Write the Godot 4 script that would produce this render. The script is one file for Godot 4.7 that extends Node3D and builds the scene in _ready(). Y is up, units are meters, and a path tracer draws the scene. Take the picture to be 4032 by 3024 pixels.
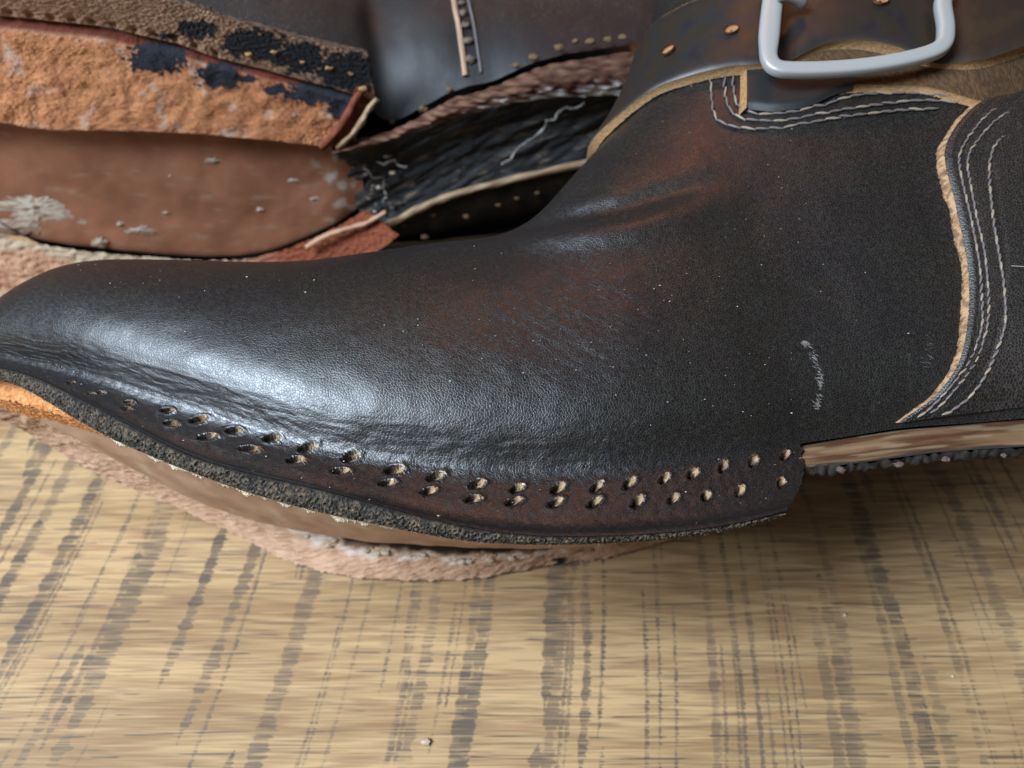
extends Node3D
# Close-up of a pair of desoled leather boots lying on a rough-sawn plank floor.

var rng := RandomNumberGenerator.new()
var nz := FastNoiseLite.new()      # general fractal noise
var nf := FastNoiseLite.new()      # fine noise
var nc := FastNoiseLite.new()      # cellular noise
var M := {}

# ---- the near boot's own frame: x along the sole, u up from the sole, w across it
var OB := Vector3(0, 0.0898, -0.081)
var EW := Vector3(0, sin(deg_to_rad(66.0)), cos(deg_to_rad(66.0)))
var EU := Vector3(0, cos(deg_to_rad(66.0)), -sin(deg_to_rad(66.0)))
const WC := -0.045
# feather line, ridge line, flange edge (upper and lower arris), in metres in that frame, toe to heel
var F := [Vector3(-0.15, 0.054, -0.045), Vector3(-0.1433, 0.0504, -0.036), Vector3(-0.1226, 0.0441, -0.028), Vector3(-0.1074, 0.0395, -0.0225), Vector3(-0.0936, 0.035, -0.018), Vector3(-0.0812, 0.0302, -0.0152), Vector3(-0.0674, 0.0256, -0.0125), Vector3(-0.0533, 0.0203, -0.0102), Vector3(-0.0381, 0.0154, -0.0085), Vector3(-0.0238, 0.0129, -0.008), Vector3(-0.0098, 0.0114, -0.008), Vector3(0.0041, 0.011, -0.008), Vector3(0.018, 0.0114, -0.008), Vector3(0.0322, 0.0131, -0.009), Vector3(0.0472, 0.0161, -0.011), Vector3(0.061, 0.0186, -0.014), Vector3(0.0734, 0.0207, -0.015), Vector3(0.0846, 0.0224, -0.015), Vector3(0.1007, 0.0236, -0.015), Vector3(0.1271, 0.0259, -0.015), Vector3(0.1807, 0.0357, -0.038)]
var R := [Vector3(-0.1505, 0.056, -0.045), Vector3(-0.1495, 0.0545, -0.045), Vector3(-0.1395, 0.0565, -0.045), Vector3(-0.128, 0.0676, -0.045), Vector3(-0.1132, 0.074, -0.045), Vector3(-0.0985, 0.0743, -0.045), Vector3(-0.0822, 0.0737, -0.045), Vector3(-0.0669, 0.0729, -0.045), Vector3(-0.0505, 0.0733, -0.045), Vector3(-0.0344, 0.0763, -0.045), Vector3(-0.0192, 0.0791, -0.045), Vector3(-0.0051, 0.0807, -0.045), Vector3(0.006, 0.0867, -0.045), Vector3(0.0162, 0.1017, -0.045), Vector3(0.0289, 0.1175, -0.045), Vector3(0.0391, 0.141, -0.045), Vector3(0.0451, 0.1703, -0.045), Vector3(0.0525, 0.2039, -0.045), Vector3(0.0752, 0.2635, -0.045), Vector3(0.1687, 0.2834, -0.045), Vector3(0.246, 0.2587, -0.045)]
var E := [Vector3(-0.158, 0.05, -0.045), Vector3(-0.15, 0.0455, -0.034), Vector3(-0.1163, 0.0386, -0.02), Vector3(-0.1014, 0.0325, -0.0145), Vector3(-0.0878, 0.0257, -0.01), Vector3(-0.0758, 0.0194, -0.0072), Vector3(-0.0625, 0.0127, -0.0045), Vector3(-0.0495, 0.009, -0.0022), Vector3(-0.0355, 0.0056, -0.0005), Vector3(-0.0221, 0.0018, 0), Vector3(-0.0091, -0.0014, 0), Vector3(0.0038, -0.0031, 0), Vector3(0.0165, -0.0031, 0), Vector3(0.0296, -0.0023, -0.001), Vector3(0.0433, -0.0002, -0.003), Vector3(0.0534, 0.0027, -0.006)]
var B := [Vector3(-0.157, 0.0475, -0.045), Vector3(-0.149, 0.042, -0.035), Vector3(-0.1175, 0.0369, -0.0225), Vector3(-0.1021, 0.0289, -0.017), Vector3(-0.0882, 0.0212, -0.0125), Vector3(-0.0763, 0.0157, -0.0097), Vector3(-0.0631, 0.0104, -0.007), Vector3(-0.0499, 0.0056, -0.0047), Vector3(-0.0357, 0.0017, -0.003), Vector3(-0.0223, -0.0011, -0.0025), Vector3(-0.0092, -0.0036, -0.0025), Vector3(0.0038, -0.0043, -0.0025), Vector3(0.0168, -0.004, -0.0025), Vector3(0.03, -0.0031, -0.0035), Vector3(0.044, -0.0003, -0.0055), Vector3(0.0533, 0.0024, -0.0085)]
# old stitch holes in the flange: (station, share of the way from feather to edge)
var HOLES_IN := [Vector2(3.5, 0.35), Vector2(4.18, 0.31), Vector2(4.77, 0.28), Vector2(5.5, 0.17), Vector2(6.06, 0.15), Vector2(6.65, 0.14), Vector2(7.24, 0.07), Vector2(7.76, 0.06), Vector2(8.38, 0.06), Vector2(9, 0.14), Vector2(9.6, 0.16), Vector2(10.2, 0.21), Vector2(10.77, 0.24), Vector2(11.37, 0.23), Vector2(11.93, 0.23), Vector2(12.4, 0.21), Vector2(12.9, 0.2), Vector2(13.31, 0.19), Vector2(13.75, 0.16), Vector2(14.22, 0.16), Vector2(14.72, 0.13)]
var HOLES_OUT := [Vector2(3.95, 0.46), Vector2(4.71, 0.46), Vector2(5.56, 0.39), Vector2(6.2, 0.4), Vector2(6.89, 0.38), Vector2(7.59, 0.34), Vector2(8.23, 0.34), Vector2(8.9, 0.39), Vector2(9.5, 0.41), Vector2(10.14, 0.44), Vector2(10.73, 0.43), Vector2(11.33, 0.43), Vector2(11.9, 0.44), Vector2(12.52, 0.47), Vector2(13.03, 0.48), Vector2(13.5, 0.5), Vector2(14.02, 0.51), Vector2(14.67, 0.49)]
var pits := []       # {c, a, b, n, ra, rb, d} in the boot frame
var fold := []       # the break line across the vamp

# ------------------------------------------------------------------ scene
func _ready() -> void:
	rng.seed = 7
	var cam := Camera3D.new()
	cam.name = "camera"
	add_child(cam)
	cam.position = Vector3(0, 0.21, 0)
	cam.rotation_degrees = Vector3(-46, 0, 0)
	var lens := CameraAttributesPhysical.new()
	lens.frustum_focal_length = 24.0
	lens.frustum_focus_distance = 0.158
	lens.frustum_near = 0.01
	lens.frustum_far = 30.0
	lens.exposure_aperture = 14.5
	cam.attributes = lens
	cam.fov = 53.1
	cam.near = 0.01
	cam.far = 30.0
	cam.current = true

	var env := Environment.new()
	env.background_mode = Environment.BG_COLOR
	env.background_color = Color(0.345, 0.335, 0.322)
	env.background_energy_multiplier = 1.0
	env.tonemap_mode = Environment.TONE_MAPPER_LINEAR
	env.tonemap_exposure = 1.3
	env.sdfgi_enabled = true
	env.ssao_enabled = true
	env.ssil_enabled = true
	var we := WorldEnvironment.new()
	we.name = "room_air"
	we.environment = env
	add_child(we)

	# daylight from a window up to the left, and a small warm light added up behind for copper reflections
	area_light("window_light", Vector3(-0.62, 0.84, 0.17), Vector3(-0.04, 0.06, -0.12), Vector2(0.44, 0.46), Color(0.86, 0.93, 1.0), 2.35)
	area_light("added_warm_light", Vector3(0.09, 0.88, -0.72), Vector3(0.05, 0.11, -0.15), Vector2(0.22, 0.12), Color(1.0, 0.60, 0.36), 0.075)

	noise_setup()
	F = evened(F)
	R = evened(R)
	E = evened(E)
	B = evened(B)
	materials()
	floor_board()
	rear_boot()
	near_boot()
	crumbs()


func area_light(called: String, at: Vector3, to: Vector3, size: Vector2, color: Color, energy: float) -> void:
	var l := AreaLight3D.new()
	l.name = called
	l.area_size = size
	l.area_normalize_energy = true
	l.light_color = color
	l.light_energy = energy
	l.area_range = 6.0
	l.area_attenuation = 2.0
	l.shadow_enabled = true
	add_child(l)
	l.look_at_from_position(at, to, Vector3.UP)


func noise_setup() -> void:
	nz.noise_type = FastNoiseLite.TYPE_SIMPLEX_SMOOTH
	nz.seed = 3
	nz.frequency = 1.0
	nz.fractal_type = FastNoiseLite.FRACTAL_FBM
	nz.fractal_octaves = 3
	nf.noise_type = FastNoiseLite.TYPE_SIMPLEX
	nf.seed = 11
	nf.frequency = 1.0
	nf.fractal_type = FastNoiseLite.FRACTAL_NONE
	nc.noise_type = FastNoiseLite.TYPE_CELLULAR
	nc.seed = 5
	nc.frequency = 1.0
	nc.fractal_type = FastNoiseLite.FRACTAL_NONE
	nc.cellular_return_type = FastNoiseLite.RETURN_DISTANCE2_SUB


# ------------------------------------------------------------------ materials
func lin(r: float, g: float, b: float) -> Color:
	return Color(r, g, b).linear_to_srgb()


func noise_tex(size: int, freq: float, kind: int, octaves: int, sd: int, stops: Array = [], cell := FastNoiseLite.RETURN_DISTANCE2_SUB, warp := 0.0) -> NoiseTexture2D:
	var n := FastNoiseLite.new()
	n.noise_type = kind
	n.seed = sd
	n.frequency = freq
	n.fractal_type = FastNoiseLite.FRACTAL_FBM if octaves > 1 else FastNoiseLite.FRACTAL_NONE
	n.fractal_octaves = octaves
	n.cellular_return_type = cell
	if warp > 0.0:
		n.domain_warp_enabled = true
		n.domain_warp_amplitude = warp
		n.domain_warp_frequency = freq * 0.7
	var t := NoiseTexture2D.new()
	t.width = size
	t.height = size
	t.seamless = true
	t.seamless_blend_skirt = 0.025
	t.noise = n
	if stops.size() > 0:
		var g := Gradient.new()
		var offs := PackedFloat32Array()
		var cols := PackedColorArray()
		for s in stops:
			offs.append(s[0])
			cols.append(Color(s[1], s[1], s[1]))
		g.offsets = offs
		g.colors = cols
		t.color_ramp = g
	return t


func std(called: String, rough: float, spec := 0.5) -> StandardMaterial3D:
	var m := StandardMaterial3D.new()
	m.resource_name = called
	m.albedo_color = Color(1, 1, 1)
	m.vertex_color_use_as_albedo = true
	m.roughness = rough
	m.metallic_specular = spec
	M[called] = m
	return m


func with_bump(m: StandardMaterial3D, t: Texture2D, cm: float, metres: float, triplanar := false) -> void:
	m.heightmap_enabled = true
	m.heightmap_texture = t
	m.heightmap_scale = cm
	if triplanar:
		m.uv1_triplanar = true
		m.uv1_triplanar_sharpness = 3.0
	m.uv1_scale = Vector3.ONE / metres


func materials() -> void:
	var grain := noise_tex(1536, 0.042, FastNoiseLite.TYPE_CELLULAR, 1, 21, [[0.0, 0.0], [0.10, 0.45], [0.28, 0.85], [1.0, 1.0]], FastNoiseLite.RETURN_DISTANCE2_SUB, 18.0)
	var gloss := noise_tex(1024, 0.02, FastNoiseLite.TYPE_SIMPLEX, 5, 8, [[0.0, 0.30], [1.0, 0.46]])
	var fuzz := noise_tex(1024, 0.06, FastNoiseLite.TYPE_SIMPLEX, 4, 31)
	var dusty := noise_tex(1536, 0.042, FastNoiseLite.TYPE_CELLULAR, 1, 21, [[0.0, 1.0], [0.08, 0.75], [0.22, 0.40], [1.0, 0.36]], FastNoiseLite.RETURN_DISTANCE2_SUB, 18.0)
	var m := std("leather", 1.0, 0.61)
	m.albedo_texture = dusty
	with_bump(m, grain, 0.0030, 0.039)
	m.roughness_texture = gloss
	m = std("leather_worn", 0.55, 0.5)
	m.albedo_texture = dusty
	with_bump(m, grain, 0.003, 0.039)
	m = std("leather_smooth", 0.42, 0.5)
	with_bump(m, grain, 0.0012, 0.033)
	m = std("suede", 0.92, 0.25)
	with_bump(m, fuzz, 0.035, 0.03, true)
	m = std("raw_edge", 0.85, 0.3)
	with_bump(m, fuzz, 0.02, 0.02, true)
	m = std("insole", 0.48, 0.45)
	with_bump(m, fuzz, 0.004, 0.05, true)
	m = std("seat", 0.5, 0.45)
	with_bump(m, fuzz, 0.03, 0.04, true)
	m = std("thread", 0.6, 0.4)
	m = std("glue", 0.5, 0.5)
	with_bump(m, fuzz, 0.02, 0.03, true)
	m = std("metal", 0.40, 0.5)
	m.vertex_color_use_as_albedo = false
	m.albedo_color = lin(0.35, 0.345, 0.33)
	m.metallic = 0.25
	m = std("speck", 0.8, 0.3)


# ------------------------------------------------------------------ node helpers
func thing(called: String, label: String, category: String, at: Vector3, group := "") -> Node3D:
	var o := Node3D.new()
	o.name = called
	add_child(o, true)
	o.position = at
	o.set_meta("label", label)
	o.set_meta("category", category)
	if group != "":
		o.set_meta("group", group)
	return o


func part(called: String, mesh: Mesh, material: Material, parent: Node3D, label := "", shift := true) -> MeshInstance3D:
	var o := MeshInstance3D.new()
	o.name = called
	o.mesh = mesh
	o.material_override = material
	parent.add_child(o, true)
	if shift:
		var root := parent
		while root.get_parent() != self:
			root = root.get_parent()
		if parent == root:
			o.position = -root.position
	if label != "":
		o.set_meta("label", label)
	return o


# a sheet from a grid of points; out says which way its normals should look (a point they face away from)
func sheet(ni: int, nj: int, P: PackedVector3Array, C: PackedColorArray, UV: PackedVector2Array, flip := false, ghost := 0, closed_j := false) -> ArrayMesh:
	var N := PackedVector3Array()
	N.resize(ni * nj)
	var sgn := -1.0 if flip else 1.0
	for i in ni:
		var ia := maxi(i - 1, 0) * nj
		var ib := mini(i + 1, ni - 1) * nj
		for j in nj:
			var ja := j - 1
			var jb := j + 1
			if closed_j:
				ja = (j - 1 + nj - 1) % (nj - 1)
				jb = (j + 1) % (nj - 1)
			else:
				ja = maxi(ja, 0)
				jb = mini(jb, nj - 1)
			var n := (P[ib + j] - P[ia + j]).cross(P[i * nj + jb] - P[i * nj + ja])
			N[i * nj + j] = n.normalized() * sgn if n.length_squared() > 1e-20 else Vector3.UP
	var I := PackedInt32Array()
	for i in range(ghost, ni - 1 - ghost):
		for j in nj - 1:
			var a := i * nj + j
			var b := a + nj
			if flip:
				I.append_array([a, b, a + 1, a + 1, b, b + 1])
			else:
				I.append_array([a, a + 1, b, a + 1, b + 1, b])
	var A := []
	A.resize(Mesh.ARRAY_MAX)
	A[Mesh.ARRAY_VERTEX] = P
	A[Mesh.ARRAY_NORMAL] = N
	if C.size() == P.size():
		A[Mesh.ARRAY_COLOR] = C
	if UV.size() == P.size():
		A[Mesh.ARRAY_TEX_UV] = UV
	A[Mesh.ARRAY_INDEX] = I
	var m := ArrayMesh.new()
	m.add_surface_from_arrays(Mesh.PRIMITIVE_TRIANGLES, A)
	return m


# sheet from a function of (i, j) that gives [point, colour]
func sheet_of(ni: int, nj: int, f: Callable, flip := false, ghost := 0, closed_j := false) -> ArrayMesh:
	var P := PackedVector3Array()
	var C := PackedColorArray()
	var UV := PackedVector2Array()
	for i in ni:
		for j in nj:
			var r: Array = f.call(float(i) / (ni - 1), float(j) / (nj - 1))
			P.append(r[0])
			C.append(r[1])
			UV.append(r[2] if r.size() > 2 else Vector2.ZERO)
	return sheet(ni, nj, P, C, UV, flip, ghost, closed_j)


func tube(path: Array, radius: Callable, color: Callable, sides := 8) -> ArrayMesh:
	var n := path.size()
	var P := PackedVector3Array()
	var C := PackedColorArray()
	for i in n:
		var t: Vector3 = (path[mini(i + 1, n - 1)] - path[maxi(i - 1, 0)]).normalized()
		var a := t.cross(Vector3.UP if absf(t.y) < 0.9 else Vector3.RIGHT).normalized()
		var b := t.cross(a)
		var f := float(i) / (n - 1)
		for k in sides + 1:
			var q := TAU * k / sides
			var r: float = radius.call(f, q)
			P.append(path[i] + (a * cos(q) + b * sin(q)) * r)
			C.append(color.call(f, q))
	return sheet(n, sides + 1, P, C, PackedVector2Array(), true, 0, true)


func cr(L: Array, t: float) -> Variant:
	var n := L.size()
	var i := clampi(int(floor(t)), 0, n - 2)
	var f := t - i
	var p1 = L[i]
	var p2 = L[i + 1]
	var p0 = L[i - 1] if i > 0 else 2.0 * p1 - p2
	var p3 = L[i + 2] if i < n - 2 else 2.0 * p2 - p1
	return 0.5 * (2.0 * p1 + (p2 - p0) * f + (2.0 * p0 - 5.0 * p1 + 4.0 * p2 - p3) * f * f + (3.0 * p1 - p0 - 3.0 * p2 + p3) * f * f * f)


# the boot's lines, made twice smooth: a finer table of the control points, evened out with a bell
const FINE := 20
func evened(L: Array) -> Array:
	var n := (L.size() - 1) * FINE
	var raw := []
	for i in n + 1:
		raw.append(cr(L, float(i) / FINE))
	var out := []
	for i in n + 1:
		var sum := Vector3.ZERO
		var tot := 0.0
		for k in range(-28, 29):
			var g := exp(-pow(k / 12.0, 2.0))
			var j := i + k
			var p: Vector3 = 2.0 * raw[0] - raw[-j] if j < 0 else (2.0 * raw[n] - raw[2 * n - j] if j > n else raw[j])
			sum += p * g
			tot += g
		out.append((sum / tot).lerp(raw[i], smoothstep(14.5, 16.5, float(i) / FINE)))
	return out


func evened2(L: Array) -> Array:
	var flat := []
	for p in L:
		flat.append(Vector3(p.x, p.y, 0))
	var out := []
	for p in evened(flat):
		out.append(Vector2(p.x, p.y))
	return out


func st(L: Array, s: float) -> Vector3:
	return cr(L, s * FINE)


# point at share t of a polyline's control points
func along(L: Array, t: float) -> Variant:
	return cr(L, clampf(t, 0.0, 1.0) * (L.size() - 1))


func hsh(i: int) -> float:
	return fposmod(sin(i * 127.1 + 11.7) * 43758.5453, 1.0)


func mix3(a: Color, b: Color, t: float) -> Color:
	return a.lerp(b, clampf(t, 0.0, 1.0))


# ------------------------------------------------------------------ near boot: shape functions
func wor(q: Vector3) -> Vector3:
	return OB + Vector3(q.x, 0, 0) + EU * q.y + EW * q.z


# smooth upper, boot frame: v 0 at the near feather line, 1 on the ridge, 2 at the far feather line
func upper(s: float, v: float) -> Vector3:
	return upper_of(st(F, s), st(R, s), v)


func upper_of(f: Vector3, r: Vector3, v: float) -> Vector3:
	var c := cos(v * PI / 2)
	var su := pow(absf(sin(v * PI / 2)), 0.92)
	var cw := signf(c) * pow(absf(c), 0.85)
	var L := Vector2(r.x - f.x, r.y - f.y).length()
	var d := su * L
	var bul := 0.0052 * (1.0 - exp(-pow(d / 0.007, 1.3))) * clampf((f.z - WC) / 0.03, 0, 1) * cw
	var climb := 0.020 * smoothstep(0.045, 0.075, f.x) * (1.0 - su) if v > 1.0 else 0.0
	return Vector3(f.x + (r.x - f.x) * su, f.y + (r.y - f.y) * su + climb, WC + (f.z - WC) * cw + bul)


func v_at(d: float, L: float) -> float:
	return asin(clampf(pow(clampf(d / L, 0, 1), 1.0 / 0.92), 0, 1)) / (PI / 2)


func upper_normal(s: float, v: float) -> Vector3:
	var a := upper(s + 0.02, v) - upper(s - 0.02, v)
	var b := upper(s, v + 0.004) - upper(s, v - 0.004)
	var n := a.cross(b).normalized()
	return n if n.z >= 0.0 or v > 1.0 else -n


# point on the near side, raised by h
func on(sv: Vector2, h := 0.0) -> Vector3:
	var p := upper(sv.x, sv.y)
	if h != 0.0:
		p += upper_normal(sv.x, sv.y) * h
	return wor(p)


func on_normal(sv: Vector2) -> Vector3:
	var n := upper_normal(sv.x, sv.y)
	return Vector3(n.x, 0, 0) + EU * n.y + EW * n.z


func flange_pt(s: float, t: float) -> Vector3:
	var f: Vector3 = st(F, s)
	var e: Vector3 = st(E, s)
	var dish := sin(PI * t) * 0.0010 + exp(-pow((t - 0.72) / 0.16, 2.0)) * 0.0006 - exp(-pow((t - 0.95) / 0.07, 2.0)) * 0.0003
	var g := f.lerp(e, t)
	g.x += (0.0018 * sin(PI * minf(t * 1.15, 1.0)) + 0.00035 * nf.get_noise_2d(t * 9.0, 2.0) + 0.0002 * nf.get_noise_2d(t * 30.0, 5.0)) * smoothstep(14.3, 15.0, s)
	return g - Vector3(0, 0.8, 0.6) * dish


# profile through flange and wall: r < 0 on the flange (metres from the feather line), r > 0 up the wall
func profile(s: float, r: float, f: Vector3, rr: Vector3, L: float, W: float) -> Vector3:
	if r <= 0.0:
		return flange_pt(s, -r / W)
	return upper_of(f, rr, v_at(r, L))


# ------------------------------------------------------------------ near boot
func near_boot() -> void:
	var boot := thing("leather_boot", "near black leather boot with buckle strap and its flange full of empty stitch holes", "boot", wor(Vector3(0, 0.01, -0.045)) * Vector3(1, 0, 1), "pair of boots with their soles taken off")
	for sv in [Vector2(10.425, 0.70), Vector2(11.36, 0.66), Vector2(11.977, 0.573), Vector2(12.648, 0.476), Vector2(13.289, 0.414), Vector2(14.033, 0.37), Vector2(14.869, 0.318), Vector2(15.841, 0.261)]:
		fold.append(upper(sv.x, sv.y))
	pits_setup()
	# ---- the upper with its flange, toe to the end of the flange
	var front := sweep(1.0, 15.0, 42, true)
	var back := sweep(15.0, 20.0, 22, false)
	part("vamp", front, M.leather, boot)
	part("quarter", back, M.leather, boot)
	stitch_holes(boot)
	cut_edge(boot)
	sole_side(boot)
	counter(boot)
	strap(boot)
	buckle(boot)
	surface_marks(boot)


func pits_setup() -> void:
	var k := 0
	for L in [HOLES_IN, HOLES_OUT]:
		for h in L:
			var c := flange_pt(h.x, h.y)
			var ts := (flange_pt(h.x + 0.05, h.y) - flange_pt(h.x - 0.05, h.y)).normalized()
			var tt := (flange_pt(h.x, h.y - 0.03) - flange_pt(h.x, h.y + 0.03))
			tt = (tt - ts * tt.dot(ts)).normalized()
			var n := ts.cross(tt).normalized()
			if n.z < 0:
				n = -n
			var g := clampf((h.x - 9.0) / 6.0, 0, 1)
			var ang := deg_to_rad(lerpf(24.0, 46.0, g) + (hsh(k) - 0.5) * 16.0)
			var a := ts * cos(ang) + tt * sin(ang)
			var small := clampf((h.x - 3.0) / 3.0, 0.5, 1)
			pits.append({"c": c, "a": a, "b": n.cross(a), "n": n, "s": h.x, "ra": lerpf(0.00195, 0.00160, g) * (0.88 + 0.24 * hsh(k + 70)) * small, "rb": lerpf(0.00088, 0.00068, g) * (0.85 + 0.3 * hsh(k + 40)) * small, "d": 0.0016 * small, "k": k})
			k += 1


func pit_depth(pit: Dictionary, p: float, q: float) -> float:
	var ra: float = pit.ra
	var rb: float = pit.rb
	var w := 1.0 + 0.16 * nf.get_noise_3d(p * 1400.0, q * 1400.0, pit.k * 3.7)
	var r := sqrt(p * p / (ra * ra) + q * q / (rb * rb)) * w
	if r > 2.2:
		return 0.0
	var deep := (1.0 - smoothstep(0.55, 1.05, r)) * float(pit.d) * (1.0 - 0.80 * smoothstep(0.0, 0.80, p / ra))
	var rim := exp(-pow((r - 1.2) / 0.28, 2.0)) * 0.00020 * (1.0 + 0.6 * p / ra / maxf(r, 0.6))
	return rim - deep


func sweep(s0: float, s1: float, per: int, flange: bool) -> ArrayMesh:
	var ghost := 1
	var ns := int((s1 - s0) * per) + 1 + 2 * ghost
	var rows: Array = []     # v or flange share
	var nfl := 50
	var nwall := 150
	var nfar := 26
	var nj := nwall + nfar + (nfl if flange else 0)
	var P := PackedVector3Array()
	var C := PackedColorArray()
	var UV := PackedVector2Array()
	P.resize(ns * nj)
	C.resize(ns * nj)
	UV.resize(ns * nj)
	var black := Color(0.024, 0.022, 0.0215)
	var brown := Color(0.034, 0.0265, 0.0235)
	var worn := Color(0.14, 0.064, 0.040)
	var tan := Color(0.9, 0.6, 0.34)
	for i in ns:
		var s := s0 + (i - ghost) / float(per)
		var f: Vector3 = st(F, s)
		var rr: Vector3 = st(R, s)
		var L := Vector2(rr.x - f.x, rr.y - f.y).length()
		var W := 0.015
		if flange:
			W = maxf((st(E, s) as Vector3).distance_to(f), 0.004)
		var near_pits := pits.filter(func(p): return absf(p.s - s) < 0.55) if flange else []
		var fil := 0.0030 * (1.0 - smoothstep(14.2, 15.0, s)) if flange else 0.0
		var arc := 0.0
		var last := Vector3.ZERO
		for j in nj:
			var p: Vector3
			var r := 0.0
			var v := 0.0
			if flange and j < nfl:
				r = -W * (1.0 - float(j) / nfl)
			else:
				var jj := j - (nfl if flange else 0)
				if jj < nwall:
					v = float(jj) / (nwall - 1)
					v = v * (0.55 + 0.45 * v)
				else:
					v = 1.0 + float(jj - nwall + 1) / nfar
				r = pow(absf(sin(v * PI / 2)), 0.92) * L
			if flange and v < 0.9 and r < 2.2 * fil and r > -2.2 * fil and fil > 1e-5:
				p = Vector3.ZERO
				var k := 0
				for o in [-1.0, -0.5, 0.0, 0.5, 1.0]:
					p += profile(s, clampf(r + o * fil, -W, L), f, rr, L, W) * [1.0, 2.0, 3.0, 2.0, 1.0][k] / 9.0
					k += 1
			elif r < 0.0:
				p = flange_pt(s, -r / W)
			else:
				p = upper_of(f, rr, v)
			var q := p
			var col := black
			# broad unevenness of worn leather
			var big := nz.get_noise_3d(q.x * 45.0, q.y * 45.0, q.z * 45.0)
			col = mix3(black, brown, 0.45 + 0.9 * nz.get_noise_3d(q.x * 22.0 + 9.0, q.y * 22.0, q.z * 22.0))
			if v < 1.25:
				var h := big * 0.00035
				# lasting wrinkles low on the toe wall, running along the feather line
				var low := exp(-pow((r - 0.0045) / 0.0045, 2.0)) * smoothstep(-0.001, 0.001, r)
				if low > 0.02:
					var wr := nf.get_noise_2d(f.x * 40.0 + 3.0 * nf.get_noise_2d(f.x * 25.0, r * 90.0), r * 900.0)
					h += low * (0.00009 * wr - 0.00007 * pow(1.0 - absf(nf.get_noise_2d(f.x * 55.0 + 7.0, r * 1300.0)), 6.0))
				# flexing creases across the ball
				var ball := exp(-pow((q.x - 0.012) / 0.030, 2.0) - pow((q.y - 0.047) / 0.016, 2.0))
				if ball > 0.02 and r > 0:
					var dir := q.x * 0.55 + q.y * 0.83
					h += ball * (0.000055 * nf.get_noise_2d(dir * 420.0, (q.x - q.y) * 45.0) + 0.00006 * nf.get_noise_2d(q.x * 160.0, q.y * 200.0))
				# the break over the instep
				if r > 0 and s > 9.5 and s < 17.0:
					h += fold_height(q)
				p += Vector3(0, 0, 1) * h if v < 0.8 else Vector3.ZERO
				if flange and r < 0.004 and r > -W * 0.97:
					p += Vector3(0, 0.3, 0.95) * 0.00004 * nf.get_noise_2d(q.x * 420.0, q.y * 420.0)
			if flange and r < 0.001:
				# brown burnishing along the outer half of the flange
				var t := -r / W
				var bw := exp(-pow((t - 0.70) / 0.15, 2.0)) * (0.45 + 0.9 * nz.get_noise_2d(f.x * 60.0, 3.0)) * smoothstep(13.0, 9.5, s)
				col = mix3(mix3(col, black, 0.8), worn, bw * 0.6)
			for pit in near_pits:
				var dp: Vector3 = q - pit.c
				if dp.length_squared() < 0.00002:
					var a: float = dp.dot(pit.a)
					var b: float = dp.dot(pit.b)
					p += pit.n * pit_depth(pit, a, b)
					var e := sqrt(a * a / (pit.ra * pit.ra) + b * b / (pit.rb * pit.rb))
					col = mix3(mix3(Color(0.05, 0.03, 0.02), tan * 0.7, smoothstep(0.05, 0.6, a / pit.ra)), col, smoothstep(0.9, 1.12, e + 0.25 * nf.get_noise_2d(a * 3000.0, b * 3000.0)))  # shading of the pit's left end put into the vamp colour
			var w := wor(p)
			if j > 0:
				arc += q.distance_to(last)
			else:
				arc = -W if flange else 0.0
			last = q
			P[i * nj + j] = w
			C[i * nj + j] = col
			UV[i * nj + j] = Vector2(f.x + (rr.x - f.x) * 0.35 * clampf(arc / L, 0, 1), arc)
	return sheet(ns, nj, P, C, UV, false, ghost)


func fold_height(q: Vector3) -> float:
	var best := 1.0
	var sd := 0.0
	var tt := 0.0
	for k in fold.size() - 1:
		var a := Vector2(fold[k].x, fold[k].y)
		var b := Vector2(fold[k + 1].x, fold[k + 1].y)
		var x := Vector2(q.x, q.y)
		var t := clampf((x - a).dot(b - a) / (b - a).length_squared(), 0, 1)
		var d := x - a.lerp(b, t)
		if d.length() < best:
			best = d.length()
			sd = signf((b - a).cross(d)) * best
			tt = (k + t) / (fold.size() - 1)
	var fade := smoothstep(0.0, 0.3, tt) * smoothstep(1.0, 0.55, tt)
	return fade * (0.0017 * exp(-pow((sd + 0.0035) / 0.0048, 2.0)) - 0.0019 * exp(-pow((sd - 0.0036) / 0.0036, 2.0)))


func stitch_holes(boot: Node3D) -> void:
	for pit in pits:
		var f := func(i: float, j: float) -> Array:
			var ang := i * TAU
			var jag := 1.0 + 0.14 * nf.get_noise_2d(cos(ang) * 2.2 + pit.k * 5.0, sin(ang) * 2.2)
			var r := j * 1.02 * jag
			var a: float = cos(ang) * r * pit.ra
			var b: float = sin(ang) * r * pit.rb
			var fluff := 0.00012 * nf.get_noise_3d(a * 2600.0, b * 2600.0, pit.k * 9.0)
			var h := pit_depth(pit, a, b) + 0.00020 + fluff + 0.00012 * smoothstep(0.1, 1.0, a / pit.ra) * (1.0 - smoothstep(0.85, 1.0, j))
			if j > 0.95:
				h -= 0.0003
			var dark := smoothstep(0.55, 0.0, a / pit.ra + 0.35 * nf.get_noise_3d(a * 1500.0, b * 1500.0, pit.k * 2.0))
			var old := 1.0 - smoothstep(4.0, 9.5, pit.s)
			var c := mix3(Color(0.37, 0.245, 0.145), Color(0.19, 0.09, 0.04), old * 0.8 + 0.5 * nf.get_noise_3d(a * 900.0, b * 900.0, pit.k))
			c = mix3(c, Color(0.022, 0.012, 0.008), dark)  # painted shade: the deep left part of the hole goes near black
			return [wor(pit.c + pit.a * a + pit.b * b + pit.n * h), c]
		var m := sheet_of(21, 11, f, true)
		part("stitch_hole", m, M.raw_edge, boot)


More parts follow.
